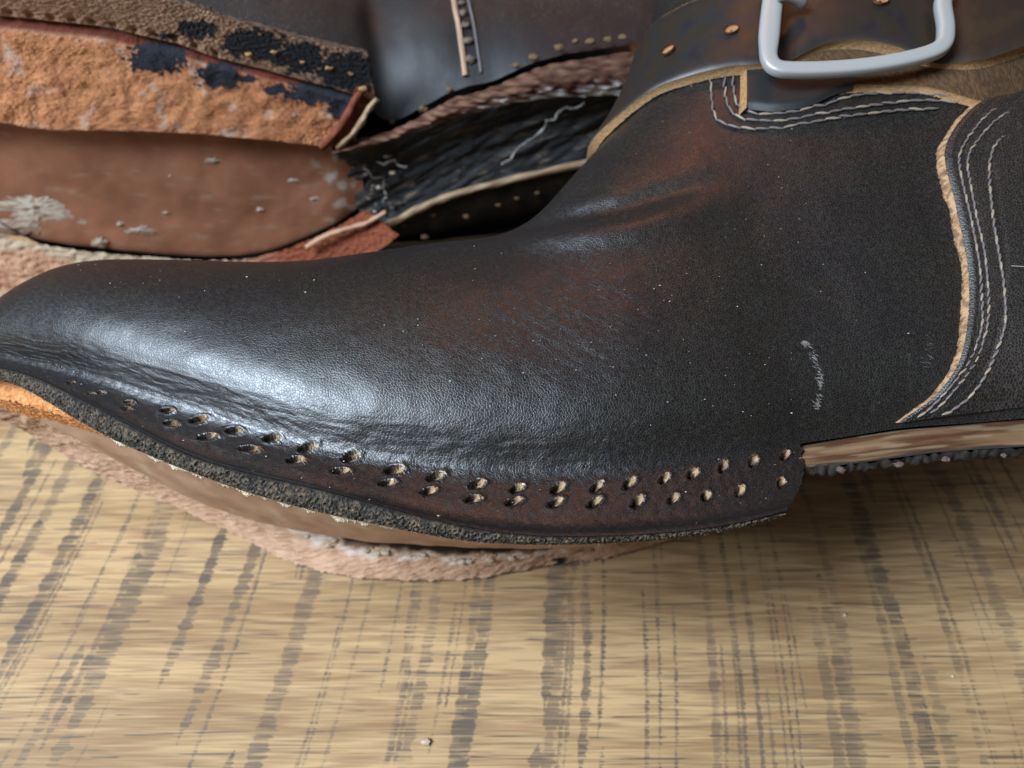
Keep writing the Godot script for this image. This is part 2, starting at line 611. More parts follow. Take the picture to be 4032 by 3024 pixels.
func cut_edge(boot: Node3D) -> void:
	# the rough grey cut edge of the flange
	var f := func(i: float, j: float) -> Array:
		var s := 1.0 + 14.0 * i
		var e: Vector3 = st(E, s)
		var b: Vector3 = st(B, s)
		var th := e.distance_to(b)
		var p := e.lerp(b, j)
		var out := Vector3(0, -0.5, 0.85)
		p += out * sin(PI * j) * 0.0006 * minf(th / 0.003, 1.0)
		var x := p.x
		var n1 := nf.get_noise_3d(x * 1100.0, p.y * 1100.0, p.z * 1100.0)
		var n2 := nf.get_noise_3d(x * 2600.0, p.y * 1500.0, p.z * 1500.0)
		var amp := smoothstep(0.0, 0.2, j) * clampf(th / 0.0025, 0.4, 1.0)
		p += out * amp * (0.00030 * n1 + 0.00024 * n2)
		p += Vector3(0, 0.5, 0.4) * 0.0002 * n1 * smoothstep(0.75, 1.0, j)
		var g := nz.get_noise_3d(x * 300.0, p.y * 300.0, p.z * 300.0 + 5.0)
		var c := mix3(Color(0.013, 0.012, 0.0115), Color(0.105, 0.088, 0.072), 0.32 + 0.9 * n2 + 0.5 * g)
		c = mix3(c, Color(0.20, 0.13, 0.07), smoothstep(0.35, 0.75, n1 + g * 0.6) * 0.7)
		c = mix3(Color(0.016, 0.014, 0.013), c, smoothstep(0.0, 0.22, j + 0.1 * g))
		return [wor(p), c]
	part("cut_edge", sheet_of(900, 15, f, true), M.raw_edge, boot)
	# end of the flange at the waist
	var g := func(i: float, j: float) -> Array:
		var t := i
		var top := flange_pt(15.0, t)
		var p := top + Vector3(0.0005 * sin(t * 9.0), -0.001, -0.0020).lerp(Vector3(0, -0.0005, -0.0026), t) * j
		p.x += 0.0003 * nf.get_noise_2d(t * 30.0, j * 8.0) * j
		return [wor(p), mix3(Color(0.02, 0.018, 0.017), Color(0.06, 0.05, 0.042), j + nf.get_noise_2d(t * 40.0, j * 4.0))]
	part("cut_end", sheet_of(40, 6, g, false), M.raw_edge, boot)
	# flesh side of the flange, under it
	var u := func(i: float, j: float) -> Array:
		var s := 1.0 + 14.0 * i
		var b: Vector3 = st(B, s)
		var c: Vector3 = st(F, s) + Vector3(0, -0.0030, -0.0035)
		var p := b.lerp(c, j)
		var n := nf.get_noise_3d(p.x * 700.0, p.y * 700.0, p.z * 700.0)
		return [wor(p + Vector3(0, 0.0002 * n, 0)), mix3(Color(0.36, 0.22, 0.12), Color(0.24, 0.13, 0.07), 0.5 + n)]
	part("flange_underside", sheet_of(220, 12, u, true), M.suede, boot)
	# pale torn lining that shows below the edge
	var l := func(i: float, j: float) -> Array:
		var s := 3.2 + 6.6 * i
		var b: Vector3 = st(B, s)
		var ends := smoothstep(0.0, 0.12, i) * smoothstep(1.0, 0.75, i)
		var n := nf.get_noise_2d(b.x * 900.0, 4.0)
		var n2 := nf.get_noise_2d(b.x * 2200.0, j * 3.0)
		var p := b + Vector3(0, 0.0004, -0.0012) + Vector3(0, -0.0006 - 0.0007 * nf.get_noise_2d(b.x * 160.0, 9.0) - 0.0002 * n - 0.0001 * n2, -0.0002) * ends * (1.0 - absf(2.0 * j - 1.0)) + Vector3(0, 0.0002, -0.0016) * j
		return [wor(p), mix3(Color(0.62, 0.54, 0.40), Color(0.42, 0.30, 0.18), 0.35 + n2)]
	part("lining_edge", sheet_of(420, 7, l, true), M.suede, boot)
	# loose fibres of the cut leather
	var mm := MultiMesh.new()
	mm.transform_format = MultiMesh.TRANSFORM_3D
	mm.use_colors = true
	var hair := CapsuleMesh.new()
	hair.radius = 0.000035
	hair.height = 0.0009
	hair.radial_segments = 5
	hair.rings = 1
	mm.mesh = hair
	mm.instance_count = 900
	for k in 900:
		var s := rng.randf_range(1.8, 15.0)
		var j := rng.randf()
		var p: Vector3 = (st(E, s) as Vector3).lerp(st(B, s), j) + Vector3(0, -0.0003, 0.0006)
		var bas := Basis.from_euler(Vector3(rng.randf() * TAU, rng.randf() * TAU, rng.randf() * TAU)).scaled(Vector3.ONE * rng.randf_range(0.4, 1.1))
		mm.set_instance_transform(k, Transform3D(bas, wor(p)))
		var c := mix3(Color(0.05, 0.045, 0.04), Color(0.34, 0.25, 0.15), rng.randf() * 1.1 - 0.25)
		mm.set_instance_color(k, c)
	var hairs := MultiMeshInstance3D.new()
	hairs.name = "edge_fibres"
	hairs.multimesh = mm
	hairs.material_override = M.speck
	hairs.set_meta("kind", "stuff")
	boot.add_child(hairs)
	hairs.position = -boot.position


func sole_side(boot: Node3D) -> void:
	var drop := [0.0060, 0.0096, 0.0130, 0.0149, 0.0150, 0.0140, 0.0118, 0.0098, 0.0080, 0.0070, 0.0066]
	# smooth brown insole, seen along its face below the flange
	var f := func(i: float, j: float) -> Array:
		var s := 2.6 + 12.6 * i
		var c: Vector3 = st(F, s)
		var w := lerpf(c.z - 0.004, -0.076 + maxf(0.0, -0.018 - c.z) * 0.8, j)
		var edge := smoothstep(0.93, 1.0, j) * 0.0035
		var low: float = along(drop, clampf((c.x + 0.125) / 0.12, 0, 1))
		low = lerpf(0.004, low, smoothstep(0.0, 1.0, j))
		var p := Vector3(c.x - 0.010 * (1.0 - absf(2.0 * j - 1.0)) * smoothstep(0.3, 0.0, i), c.y - low + edge, w)
		var n := nz.get_noise_3d(p.x * 90.0, p.y * 90.0, p.z * 90.0)
		p.y += n * 0.0003
		var col := mix3(Color(0.40, 0.245, 0.16), Color(0.27, 0.145, 0.085), 0.5 + n)
		col = mix3(col, Color(0.42, 0.33, 0.23), smoothstep(0.35, 0.6, nz.get_noise_3d(p.x * 150.0, 4.0, p.z * 60.0)) * 0.7)
		return [wor(p), col]
	part("insole", sheet_of(160, 40, f, true), M.insole, boot)
	# orange suede lasting margin round the toe
	var g := func(i: float, j: float) -> Array:
		var s := 1.0 + 4.2 * i
		var a: Vector3 = st(F, s) + Vector3(0, -0.0025, -0.002)
		var far: Vector3 = st(F, s)
		var w := lerpf(a.z, -0.088 - far.z + 0.002, j)
		var p := Vector3(a.x, a.y - 0.0066 * smoothstep(0, 0.15, j) * smoothstep(1.0, 0.9, j), w)
		var n := nf.get_noise_3d(p.x * 800.0, p.y * 800.0, p.z * 800.0)
		p.y += 0.00035 * n
		var m := nz.get_noise_3d(p.x * 200.0, 1.0, p.z * 200.0)
		return [wor(p), mix3(Color(0.74, 0.33, 0.13), Color(0.44, 0.165, 0.06), 0.4 + 0.6 * n + 0.4 * m)]
	part("lasting_margin", sheet_of(150, 130, g, true), M.suede, boot)
	# far flange with its pale flesh side, its rim on the floor
	var FO := [Vector3(-0.156, 0.0445, -0.045), Vector3(-0.1535, 0.0425, -0.055), Vector3(-0.1452, 0.0402, -0.0656), Vector3(-0.1382, 0.0364, -0.076), Vector3(-0.1285, 0.0302, -0.084), Vector3(-0.1194, 0.0265, -0.088), Vector3(-0.1044, 0.0206, -0.092), Vector3(-0.0863, 0.0129, -0.095), Vector3(-0.0683, 0.0045, -0.0972), Vector3(-0.0499, -0.0001, -0.0961), Vector3(-0.0323, -0.0013, -0.0956), Vector3(-0.0148, -0.0011, -0.0957), Vector3(0, 0.0011, -0.0966), Vector3(0.0142, 0.0037, -0.0978), Vector3(0.0315, 0.0061, -0.0988), Vector3(0.0434, 0.0094, -0.1003), Vector3(0.0545, 0.0127, -0.1015)]
	var far_flange := func(i: float, j: float, lift: float) -> Vector3:
		var o: Vector3 = along(FO, i)
		var s := clampf(lerpf(0.6, 15.2, pow(i, 0.93)), 0.5, 15.2)
		var c: Vector3 = st(F, s)
		var inner := Vector3(c.x, c.y - 0.0005, -0.090 - c.z + 0.0015)
		var p := inner.lerp(o, j)
		p.y += sin(PI * j) * 0.0012 + lift
		return p
	var h := func(i: float, j: float) -> Array:
		var p: Vector3 = far_flange.call(i, j, 0.0)
		var n := nf.get_noise_3d(p.x * 650.0, p.y * 650.0, p.z * 650.0)
		var m := nz.get_noise_3d(p.x * 160.0, 2.0, p.z * 160.0)
		p.y += 0.0004 * n + 0.0005 * m
		var col := mix3(Color(0.62, 0.39, 0.255), Color(0.40, 0.225, 0.135), 0.45 + 0.7 * m + 0.5 * n)
		col = mix3(col, Color(0.66, 0.58, 0.50), smoothstep(0.2, 0.5, m) * smoothstep(0.55, 0.15, j) * 0.8)
		var ink := smoothstep(0.05, 0.28, nz.get_noise_3d(p.x * 130.0 + 5.0, 8.0, p.z * 190.0)) * smoothstep(0.006, 0.012, p.x) * smoothstep(0.040, 0.026, p.x)
		col = mix3(col, Color(0.025, 0.025, 0.03), ink)
		var away := smoothstep(0.60, 0.46, j + 0.12 * m) * smoothstep(-0.095, -0.080, p.x)  # shade of the gap past the insole, painted into the flange colour
		col = mix3(col, Color(0.74, 0.66, 0.58), smoothstep(0.10, 0.0, absf(j + 0.12 * m - 0.60)) * 0.6)
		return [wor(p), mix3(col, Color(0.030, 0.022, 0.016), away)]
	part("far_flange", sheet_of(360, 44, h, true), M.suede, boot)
	var h2 := func(i: float, j: float) -> Array:
		return [wor(far_flange.call(i, j, 0.0022)), Color(0.016, 0.014, 0.013)]
	part("far_flange_grain_side", sheet_of(90, 8, h2, false), M.leather_smooth, boot)
	var h3 := func(i: float, j: float) -> Array:
		var p: Vector3 = far_flange.call(i, 1.0, 0.0022 * (1.0 - j))
		var n := nf.get_noise_3d(p.x * 900.0, p.y * 900.0, 7.0)
		return [wor(p + Vector3(0, 0, -0.0004 * sin(PI * j))), mix3(Color(0.32, 0.20, 0.13), Color(0.16, 0.10, 0.06), 0.5 + n)]
	part("far_flange_edge", sheet_of(200, 5, h3, false), M.raw_edge, boot)
	# crumbs of old cement along the inside of the far flange
	for k in 34:
		var i := rng.randf_range(0.16, 0.74)
		var p: Vector3 = far_flange.call(i, rng.randf_range(0.52, 0.66), -0.0006)
		var r := rng.randf_range(0.0004, 0.0010)
		part("glue_lump", lump(r, k), M.glue, boot).position = wor(p) - boot.position
	# ragged flakes of torn leather standing up along the same line
	for k in 22:
		var fi := 0.13 + 0.026 * k + 0.01 * hsh(k)
		var root: Vector3 = far_flange.call(fi, 0.50 + 0.1 * hsh(k + 4), -0.0003)
		var len := 0.002 + 0.004 * hsh(k + 8)
		var lift := 0.0006 + 0.0016 * hsh(k + 12)
		var flake := func(i: float, j: float) -> Array:
			var wob := 0.0004 * nf.get_noise_2d(i * 5.0 + k * 3.0, j * 5.0)
			var e := 1.0 - pow(absf(2.0 * i - 1.0), 1.6) * (0.6 + 0.4 * hsh(k + 2))
			var p := root + Vector3((i - 0.5) * len, -lift * j * e + wob, -0.0022 * j * e)
			return [wor(p), mix3(Color(0.70, 0.50, 0.36), Color(0.46, 0.24, 0.13), 0.4 + 0.9 * nf.get_noise_2d(i * 3.0 + k * 5.0, j * 3.0))]
		part("torn_flake", sheet_of(13, 7, flake, true), M.suede, boot)
	# layered leather seat strip under the waist and heel
	var MS := [Vector3(0.0580, 0.0127, -0.0135), Vector3(0.0602, 0.0129, -0.0125), Vector3(0.0704, 0.0139, -0.0125), Vector3(0.0816, 0.0153, -0.0125), Vector3(0.0908, 0.0164, -0.0125), Vector3(0.1068, 0.0174, -0.0125), Vector3(0.1253, 0.0185, -0.0128), Vector3(0.1545, 0.022, -0.020), Vector3(0.178, 0.028, -0.036)]
	var seat := func(i: float, j: float) -> Array:
		var lo: Vector3 = along(MS, i)
		var s := lerpf(14.85, 19.95, i)
		var hi: Vector3 = st(F, s)
		hi = Vector3(lo.x, hi.y + (lo.x - hi.x) * 0.15, hi.z - 0.0012)
		var p := hi.lerp(lo, j)
		p.z += 0.0009 * sin(PI * j)
		var band := nf.get_noise_2d(p.x * 26.0 + j * 0.9, j * 3.0)
		var fine := nf.get_noise_2d(p.x * 90.0, j * 9.0)
		p.z += 0.00035 * band + 0.00012 * fine
		var col := mix3(Color(0.19, 0.108, 0.055), Color(0.085, 0.038, 0.018), 0.5 + 0.9 * band + 0.3 * fine)
		col = mix3(col, Color(0.26, 0.185, 0.11), smoothstep(0.30, 0.6, nf.get_noise_2d(p.x * 45.0 + 4.0, j * 4.0)) * 0.6)
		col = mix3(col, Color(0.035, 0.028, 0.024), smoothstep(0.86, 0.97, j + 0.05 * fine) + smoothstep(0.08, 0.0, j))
		return [wor(p), col]
	part("heel_seat_strip", sheet_of(200, 24, seat, true), M.raw_edge, boot)
	var bottom := func(i: float, j: float) -> Array:
		var lo: Vector3 = along(MS, i)
		var w := lerpf(lo.z, -0.078, j)
		var n := nf.get_noise_2d(lo.x * 330.0, w * 500.0)
		var p := Vector3(lo.x, lo.y - 0.0017 * smoothstep(0, 0.025, j) + 0.050 * maxf(j - 0.03, 0.0) + (0.0004 * n + 0.00025 * nf.get_noise_2d(lo.x * 420.0, 3.0)), w)
		return [wor(p), mix3(Color(0.014, 0.012, 0.011), Color(0.05, 0.04, 0.033), 0.5 + n)]
	part("heel_seat", sheet_of(420, 60, bottom, true), M.raw_edge, boot)
	for k in 6:
		var t := 0.20 + k * 0.125 + 0.05 * hsh(k)
		var lo: Vector3 = along(MS, t)
		part("seat_peg", lump(0.0004 + 0.0004 * hsh(k), k + 60), M.raw_edge, boot).position = wor(lo + Vector3(0.004 * (hsh(k + 5) - 0.5), -0.0011 - 0.0004 * hsh(k + 9), -0.0002)) - boot.position


func lump(r: float, k: int) -> ArrayMesh:
	var c0 := Color(0.46, 0.35, 0.25) if k < 60 else Color(0.11, 0.08, 0.062)
	if k >= 100:
		c0 = Color(0.14, 0.088, 0.048) if k < 200 else Color(0.34, 0.19, 0.09)
	var f := func(i: float, j: float) -> Array:
		var a := i * TAU
		var b := (j - 0.5) * PI
		var d := Vector3(cos(a) * cos(b), sin(b), sin(a) * cos(b))
		var n := 1.0 + 0.45 * nf.get_noise_3d(d.x * 1.6 + k * 7.0, d.y * 1.6, d.z * 1.6)
		return [d * r * n * Vector3(1.4, 0.8, 1.0), c0 * (0.8 + 0.3 * n)]
	return sheet_of(13, 8, f, true)


# a sewn row: one small stitch after another along a line on the boot's side
func sew(line: Array, step: float, h: float, boot: Node3D, width := 0.00022, taper := false) -> void:
	var pts := []
	for i in 241:
		var t := i / 240.0
		var hh := h
		if taper:
			hh = h * (0.35 + 0.65 * smoothstep(1.0, 0.72, t)) * (0.4 + 0.6 * smoothstep(0.0, 0.25, t)) + 0.00012
		pts.append(on(along(line, t), hh))
	var run := 0.0
	var at := [pts[0]]
	for i in range(1, pts.size()):
		run += pts[i].distance_to(pts[i - 1])
		if run >= step:
			at.append(pts[i])
			run = 0.0
	var mesh: ArrayMesh = M["stitch_mesh"]
	for i in at.size() - 1:
		var a: Vector3 = at[i]
		var b: Vector3 = at[i + 1]
		var sv: Vector2 = along(line, float(i) / at.size())
		var n := on_normal(sv)
		var t := (b - a).normalized()
		n = (n - t * n.dot(t)).normalized()
		var o := part("stitch", mesh, M.thread_light if (i * 7 + int(h * 1e6)) % 3 == 0 else M.thread_dark, boot, "", false)
		var side := t.cross(n)
		t = (t + side * (hsh(i + line.size()) - 0.5) * 0.28 + side * 0.10).normalized()
		side = t.cross(n).normalized()
		o.transform = Transform3D(Basis(t * a.distance_to(b) * 0.80, n * width * 3.0, side * width * 2.6), (a + b) / 2 + n * width * 0.5 - boot.position)


func make_stitch() -> void:
	# unit length thread, humped in the middle, twisted strands
	var path := []
	for i in 9:
		var t := i / 8.0
		path.append(Vector3(t - 0.5, sin(PI * t) * 0.5 - 0.35, 0))
	var m := tube(path, func(f: float, q: float) -> float: return (0.12 + 0.48 * sqrt(maxf(sin(PI * clampf(f, 0.03, 0.97)), 0.0))) * (1.0 + 0.12 * sin(2.0 * q + f * 14.0)), func(_f: float, _q: float) -> Color: return Color(1, 1, 1), 7)
	# the tube's cross axes are in y and z units, its length in x
	M["stitch_mesh"] = m
	for n in [["thread_dark", lin(0.12, 0.095, 0.088)], ["thread_light", lin(0.235, 0.18, 0.135)]]:
		var k := StandardMaterial3D.new()
		k.resource_name = n[0]
		k.albedo_color = n[1]
		k.roughness = 0.45
		M[n[0]] = k


func counter(boot: Node3D) -> void:
	make_stitch()
	# heel leather laid over the quarter, its front edge raw
	var edge := [Vector2(18.86, 0.198), Vector2(18.73, 0.187), Vector2(18.589, 0.1797), Vector2(18.522, 0.1795), Vector2(18.446, 0.1753), Vector2(18.314, 0.1618), Vector2(18.23, 0.1485), Vector2(18.203, 0.1348), Vector2(18.195, 0.117), Vector2(18.172, 0.0941), Vector2(18.138, 0.0738), Vector2(18.079, 0.0583), Vector2(17.984, 0.0437), Vector2(17.852, 0.0302), Vector2(17.697, 0.0214), Vector2(17.419, 0.0126), Vector2(17.137, 0.0077), Vector2(16.837, 0.0029)]
	var th := func(i: float) -> float: return 0.0021 * (0.35 + 0.65 * smoothstep(1.0, 0.72, i)) * (0.4 + 0.6 * smoothstep(0.0, 0.25, i))
	var skin := func(i: float, j: float) -> Array:
		var e: Vector2 = along(edge, i)
		var s := lerpf(e.x, 19.9, j * j * 0.35 + j * 0.65)
		var v := lerpf(e.y, e.y * 1.02 + 0.002, j)
		var h: float = th.call(i) * (1.0 - 0.16 * smoothstep(0.02, 0.0, j)) + 0.0003 * smoothstep(0.0, 0.05, j)
		var p := on(Vector2(s, v), h)
		var groove := 0.0
		for g in [0.060, 0.095, 0.20]:
			groove += exp(-pow((j - g) / 0.008, 2.0))
		p -= EW * 0.00018 * groove
		var n := nz.get_noise_3d(p.x * 40.0, p.y * 40.0, p.z * 40.0)
		return [p, mix3(Color(0.036, 0.033, 0.031), Color(0.060, 0.046, 0.037), 0.5 + n), Vector2(p.x, -p.z * 1.08)]
	part("counter", sheet_of(180, 90, skin, false), M.leather, boot)
	var wall := func(i: float, j: float) -> Array:
		var e: Vector2 = along(edge, i)
		var h: float = th.call(i) * 0.86
		var wid := 1.0 + 0.35 * nf.get_noise_2d(i * 13.0, 6.0) + 0.15 * nf.get_noise_2d(i * 60.0, 2.0)
		var p := on(Vector2(e.x - 0.030 * wid * (1.0 - j) - 0.018 * sin(PI * j), e.y), h * j - 0.0001)
		var n := nf.get_noise_2d(i * 260.0, j * 2.0)
		var m := nf.get_noise_2d(i * 30.0, 3.0)
		p += EW * 0.00008 * n
		p.x += 0.00010 * n
		return [p, mix3(mix3(Color(0.44, 0.265, 0.14), Color(0.25, 0.135, 0.068), 0.35 + 0.6 * n + 0.6 * m), Color(0.06, 0.045, 0.04), smoothstep(0.25, 0.6, nf.get_noise_2d(i * 55.0 + 8.0, j * 1.2)) * 0.6)]
	part("counter_edge", sheet_of(420, 10, wall, false), M.raw_edge, boot)
	var row1 := [Vector2(18.84, 0.187), Vector2(18.68, 0.1785), Vector2(18.578, 0.1733), Vector2(18.487, 0.1659), Vector2(18.414, 0.1581), Vector2(18.296, 0.1428), Vector2(18.266, 0.1267), Vector2(18.251, 0.1033), Vector2(18.224, 0.0801), Vector2(18.191, 0.0653), Vector2(18.109, 0.0443), Vector2(18.023, 0.0348), Vector2(17.825, 0.0222), Vector2(17.359, 0.0085), Vector2(17.115, 0.0042)]
	var row2 := [Vector2(18.84, 0.177), Vector2(18.72, 0.1722), Vector2(18.625, 0.1679), Vector2(18.539, 0.1626), Vector2(18.425, 0.1511), Vector2(18.332, 0.1386), Vector2(18.305, 0.1204), Vector2(18.283, 0.0973), Vector2(18.269, 0.0782), Vector2(18.209, 0.0551), Vector2(18.152, 0.0433), Vector2(18.074, 0.0343), Vector2(17.892, 0.0217), Vector2(17.491, 0.0086), Vector2(17.245, 0.0043)]
	var row3 := [Vector2(18.84, 0.165), Vector2(18.654, 0.1538), Vector2(18.54, 0.1494), Vector2(18.473, 0.141), Vector2(18.431, 0.1297), Vector2(18.395, 0.1092), Vector2(18.369, 0.0896), Vector2(18.35, 0.0709), Vector2(18.33, 0.0578), Vector2(18.279, 0.0411), Vector2(18.198, 0.0314), Vector2(18.05, 0.0198), Vector2(17.816, 0.0093), Vector2(17.448, 0.0029)]
	sew(row1, 0.0018, 0.0022, boot, 0.00019, true)
	sew(row2, 0.0018, 0.0022, boot, 0.00019, true)
	sew(row3, 0.0019, 0.0023, boot, 0.00021, true)
	# a loose thread end
	var tail := []
	for i in 12:
		var t := i / 11.0
		tail.append(on(Vector2(18.40 + 0.28 * t, 0.068 - 0.010 * t), 0.0032 + 0.0012 * sin(t * 3.0)))
	part("loose_thread", tube(tail, func(_f: float, _q: float) -> float: return 0.00006, func(_f: float, _q: float) -> Color: return Color(0.4, 0.37, 0.34), 5), M.thread, boot)


func band(called: String, lo: Array, up: Array, h: Callable, ni: int, nj: int, color: Callable, mat: Material, boot: Node3D) -> MeshInstance3D:
	var f := func(i: float, j: float) -> Array:
		var a: Vector2 = along(lo, i)
		var b: Vector2 = along(up, i)
		var sv := a.lerp(b, j)
		return [on(sv, h.call(i, j)), color.call(i, j), Vector2(i * 0.13, j * 0.03)]
	return part(called, sheet_of(ni, nj, f, false), mat, boot)


func edge_wall(called: String, line: Array, h0: Callable, h1: Callable, ni: int, tone: Color, boot: Node3D, lean := 0.0) -> MeshInstance3D:
	var f := func(i: float, j: float) -> Array:
		var sv: Vector2 = along(line, i)
		var n := nf.get_noise_2d(i * 190.0, j * 3.0)
		var m := nf.get_noise_2d(i * 420.0, j * 6.0 + 9.0)
		sv.y -= lean * (1.0 - j) + 0.0006 * n * (1.0 - j) - 0.0012 * sin(PI * j)
		var p := on(sv, lerpf(h0.call(i), h1.call(i), j) + 0.0001 * m)
		return [p, mix3(tone, tone * 0.55, 0.35 + 0.55 * n + 0.4 * m)]
	return part(called, sheet_of(ni, 9, f, false), M.raw_edge, boot)


func strap(boot: Node3D) -> void:
	# sewn-down loop panel below the strap
	var sA := [Vector2(15.80, 0.485), Vector2(15.669, 0.459), Vector2(15.532, 0.4419), Vector2(15.44, 0.4153), Vector2(15.523, 0.3856), Vector2(15.94, 0.3325), Vector2(16.468, 0.2895), Vector2(17.005, 0.2549), Vector2(17.432, 0.2215), Vector2(17.775, 0.1994), Vector2(17.974, 0.1914), Vector2(18.109, 0.1876), Vector2(18.246, 0.1832), Vector2(18.35, 0.1804)]
	var sB := [Vector2(16.02, 0.44), Vector2(15.901, 0.4201), Vector2(15.805, 0.4037), Vector2(15.778, 0.3827), Vector2(15.947, 0.3477), Vector2(16.534, 0.2951), Vector2(17.041, 0.2596), Vector2(17.468, 0.2254), Vector2(17.683, 0.2111), Vector2(17.886, 0.2008), Vector2(18.104, 0.1947), Vector2(18.27, 0.1891), Vector2(18.417, 0.1823)]
	var sC := [Vector2(16.12, 0.41), Vector2(16.042, 0.3972), Vector2(15.968, 0.3835), Vector2(15.972, 0.365), Vector2(16.234, 0.3303), Vector2(16.598, 0.3007), Vector2(16.88, 0.2794), Vector2(17.176, 0.2576), Vector2(17.462, 0.2339), Vector2(17.645, 0.2237), Vector2(17.843, 0.2132), Vector2(18.037, 0.2047), Vector2(18.177, 0.1988), Vector2(18.28, 0.1937), Vector2(18.376, 0.1885)]
	sew(sA, 0.0032, 0.00022, boot, 0.00022)
	sew(sB, 0.0032, 0.00022, boot, 0.00022)
	sew(sC, 0.0032, 0.00022, boot, 0.00022)
	var pl := [Vector2(16.054, 0.3511), Vector2(16.496, 0.3102), Vector2(16.83, 0.2848), Vector2(17.315, 0.2482), Vector2(17.75, 0.222)]
	var pu := [Vector2(16.482, 0.3854), Vector2(16.944, 0.337), Vector2(17.306, 0.2945), Vector2(17.628, 0.26), Vector2(17.9, 0.24)]
	band("strap_keeper", pl, pu, func(_i: float, j: float) -> float: return 0.0016 - 0.0008 * smoothstep(0.15, 0.0, j), 60, 20, func(_i: float, _j: float) -> Color: return Color(0.012, 0.012, 0.0135), M.leather_smooth, boot)
	var ke := [Vector2(16.05, 0.350), Vector2(16.2, 0.361), Vector2(16.35, 0.373), Vector2(16.50, 0.385)]
	var kw := func(i: float, j: float) -> Array:
		var sv: Vector2 = along(ke, i)
		var n := nf.get_noise_2d(i * 40.0, j * 4.0)
		return [on(sv + Vector2(-0.16 * (1.0 - j), 0.011 * (1.0 - j)), 0.0017 * j + 0.0001), mix3(Color(0.42, 0.24, 0.10), Color(0.22, 0.12, 0.05), 0.5 + n)]
	part("strap_keeper_edge", sheet_of(60, 8, kw, false), M.raw_edge, boot)
	# under layer of the strap: tan flesh and edge showing to the right
	var under := [Vector2(17.05, 0.282), Vector2(17.297, 0.2594), Vector2(17.566, 0.2376), Vector2(17.964, 0.2123), Vector2(18.215, 0.2008), Vector2(18.367, 0.1894), Vector2(18.489, 0.1799), Vector2(18.613, 0.1771), Vector2(18.695, 0.1783), Vector2(18.84, 0.186)]
	var under_up := [Vector2(17.25, 0.32), Vector2(17.48, 0.295), Vector2(17.75, 0.272), Vector2(18.08, 0.252), Vector2(18.30, 0.242), Vector2(18.43, 0.237), Vector2(18.55, 0.234), Vector2(18.66, 0.234), Vector2(18.76, 0.237), Vector2(18.9, 0.245)]
	band("strap_lining", under, under_up, func(_i: float, _j: float) -> float: return 0.0014, 120, 24, func(i: float, j: float) -> Color: return mix3(Color(0.13, 0.072, 0.036), Color(0.055, 0.032, 0.019), 0.35 + 0.6 * nf.get_noise_2d(i * 260.0, j * 26.0) + smoothstep(0.55, 0.8, i) * 0.5), M.suede, boot)
	edge_wall("strap_lining_edge", under, func(_i: float) -> float: return 0.0002, func(_i: float) -> float: return 0.0014, 160, Color(0.34, 0.19, 0.09), boot, 0.004)
	# the strap itself
	var lo := [Vector2(14.0, 1.25), Vector2(13.72, 1.08), Vector2(13.60, 0.95), Vector2(13.72, 0.85), Vector2(14.12, 0.75), Vector2(14.668, 0.645), Vector2(15.175, 0.5402), Vector2(15.945, 0.4299), Vector2(16.559, 0.3685), Vector2(17.007, 0.3249), Vector2(17.219, 0.3059), Vector2(17.486, 0.2825), Vector2(17.86, 0.2535), Vector2(18.089, 0.236), Vector2(18.194, 0.2243), Vector2(18.282, 0.2144), Vector2(18.366, 0.2099), Vector2(18.494, 0.206), Vector2(18.612, 0.2076), Vector2(18.754, 0.2148), Vector2(18.914, 0.2302)]
	var up := [Vector2(15.8, 1.25), Vector2(15.5, 1.08), Vector2(15.35, 0.98), Vector2(15.34, 0.92), Vector2(15.446, 0.85), Vector2(15.635, 0.7135), Vector2(16.15, 0.5768), Vector2(16.851, 0.4804), Vector2(17.15, 0.437), Vector2(17.367, 0.4044), Vector2(17.56, 0.38), Vector2(17.756, 0.3542), Vector2(18.0, 0.3375), Vector2(18.18, 0.328), Vector2(18.29, 0.3225), Vector2(18.38, 0.32), Vector2(18.474, 0.3165), Vector2(18.55, 0.3150), Vector2(18.64, 0.3143), Vector2(18.76, 0.316), Vector2(18.914, 0.322)]
	lo = evened2(lo)
	up = evened2(up)
	var base := func(i: float) -> float: return 0.0034 + 0.0012 * exp(-pow((i - 0.62) / 0.10, 2.0)) + 0.0004 * sin(i * 21.0) + 0.0016 * smoothstep(0.76, 0.86, i)
	var top := func(i: float, j: float) -> float: return base.call(i) - 0.0007 * (exp(-j / 0.035) + exp(-(1.0 - j) / 0.035)) + 0.0002 * nz.get_noise_2d(i * 9.0, j * 1.5)
	var st := band("strap", lo, up, top, 340, 60, func(i: float, j: float) -> Color: return mix3(mix3(Color(0.0125, 0.0115, 0.012), Color(0.028, 0.016, 0.011), 0.3 + 0.6 * nz.get_noise_2d(i * 14.0, j * 3.0) + 0.5 * smoothstep(0.76, 0.84, i)), Color(0.05, 0.035, 0.025), exp(-j / 0.02) * 0.5), M.leather_smooth, boot)
	var skip := func(i: float) -> float: return base.call(i) - 0.0007
	var e1 := edge_wall("strap_edge", lo, func(_i: float) -> float: return 0.0004, skip, 420, Color(0.40, 0.235, 0.11), boot, 0.003)
	var e2 := edge_wall("strap_edge", up, skip, func(_i: float) -> float: return 0.0004, 300, Color(0.36, 0.205, 0.095), boot, -0.005)
	for o in [e1, e2]:
		o.position = Vector3.ZERO
		o.reparent(st, false)
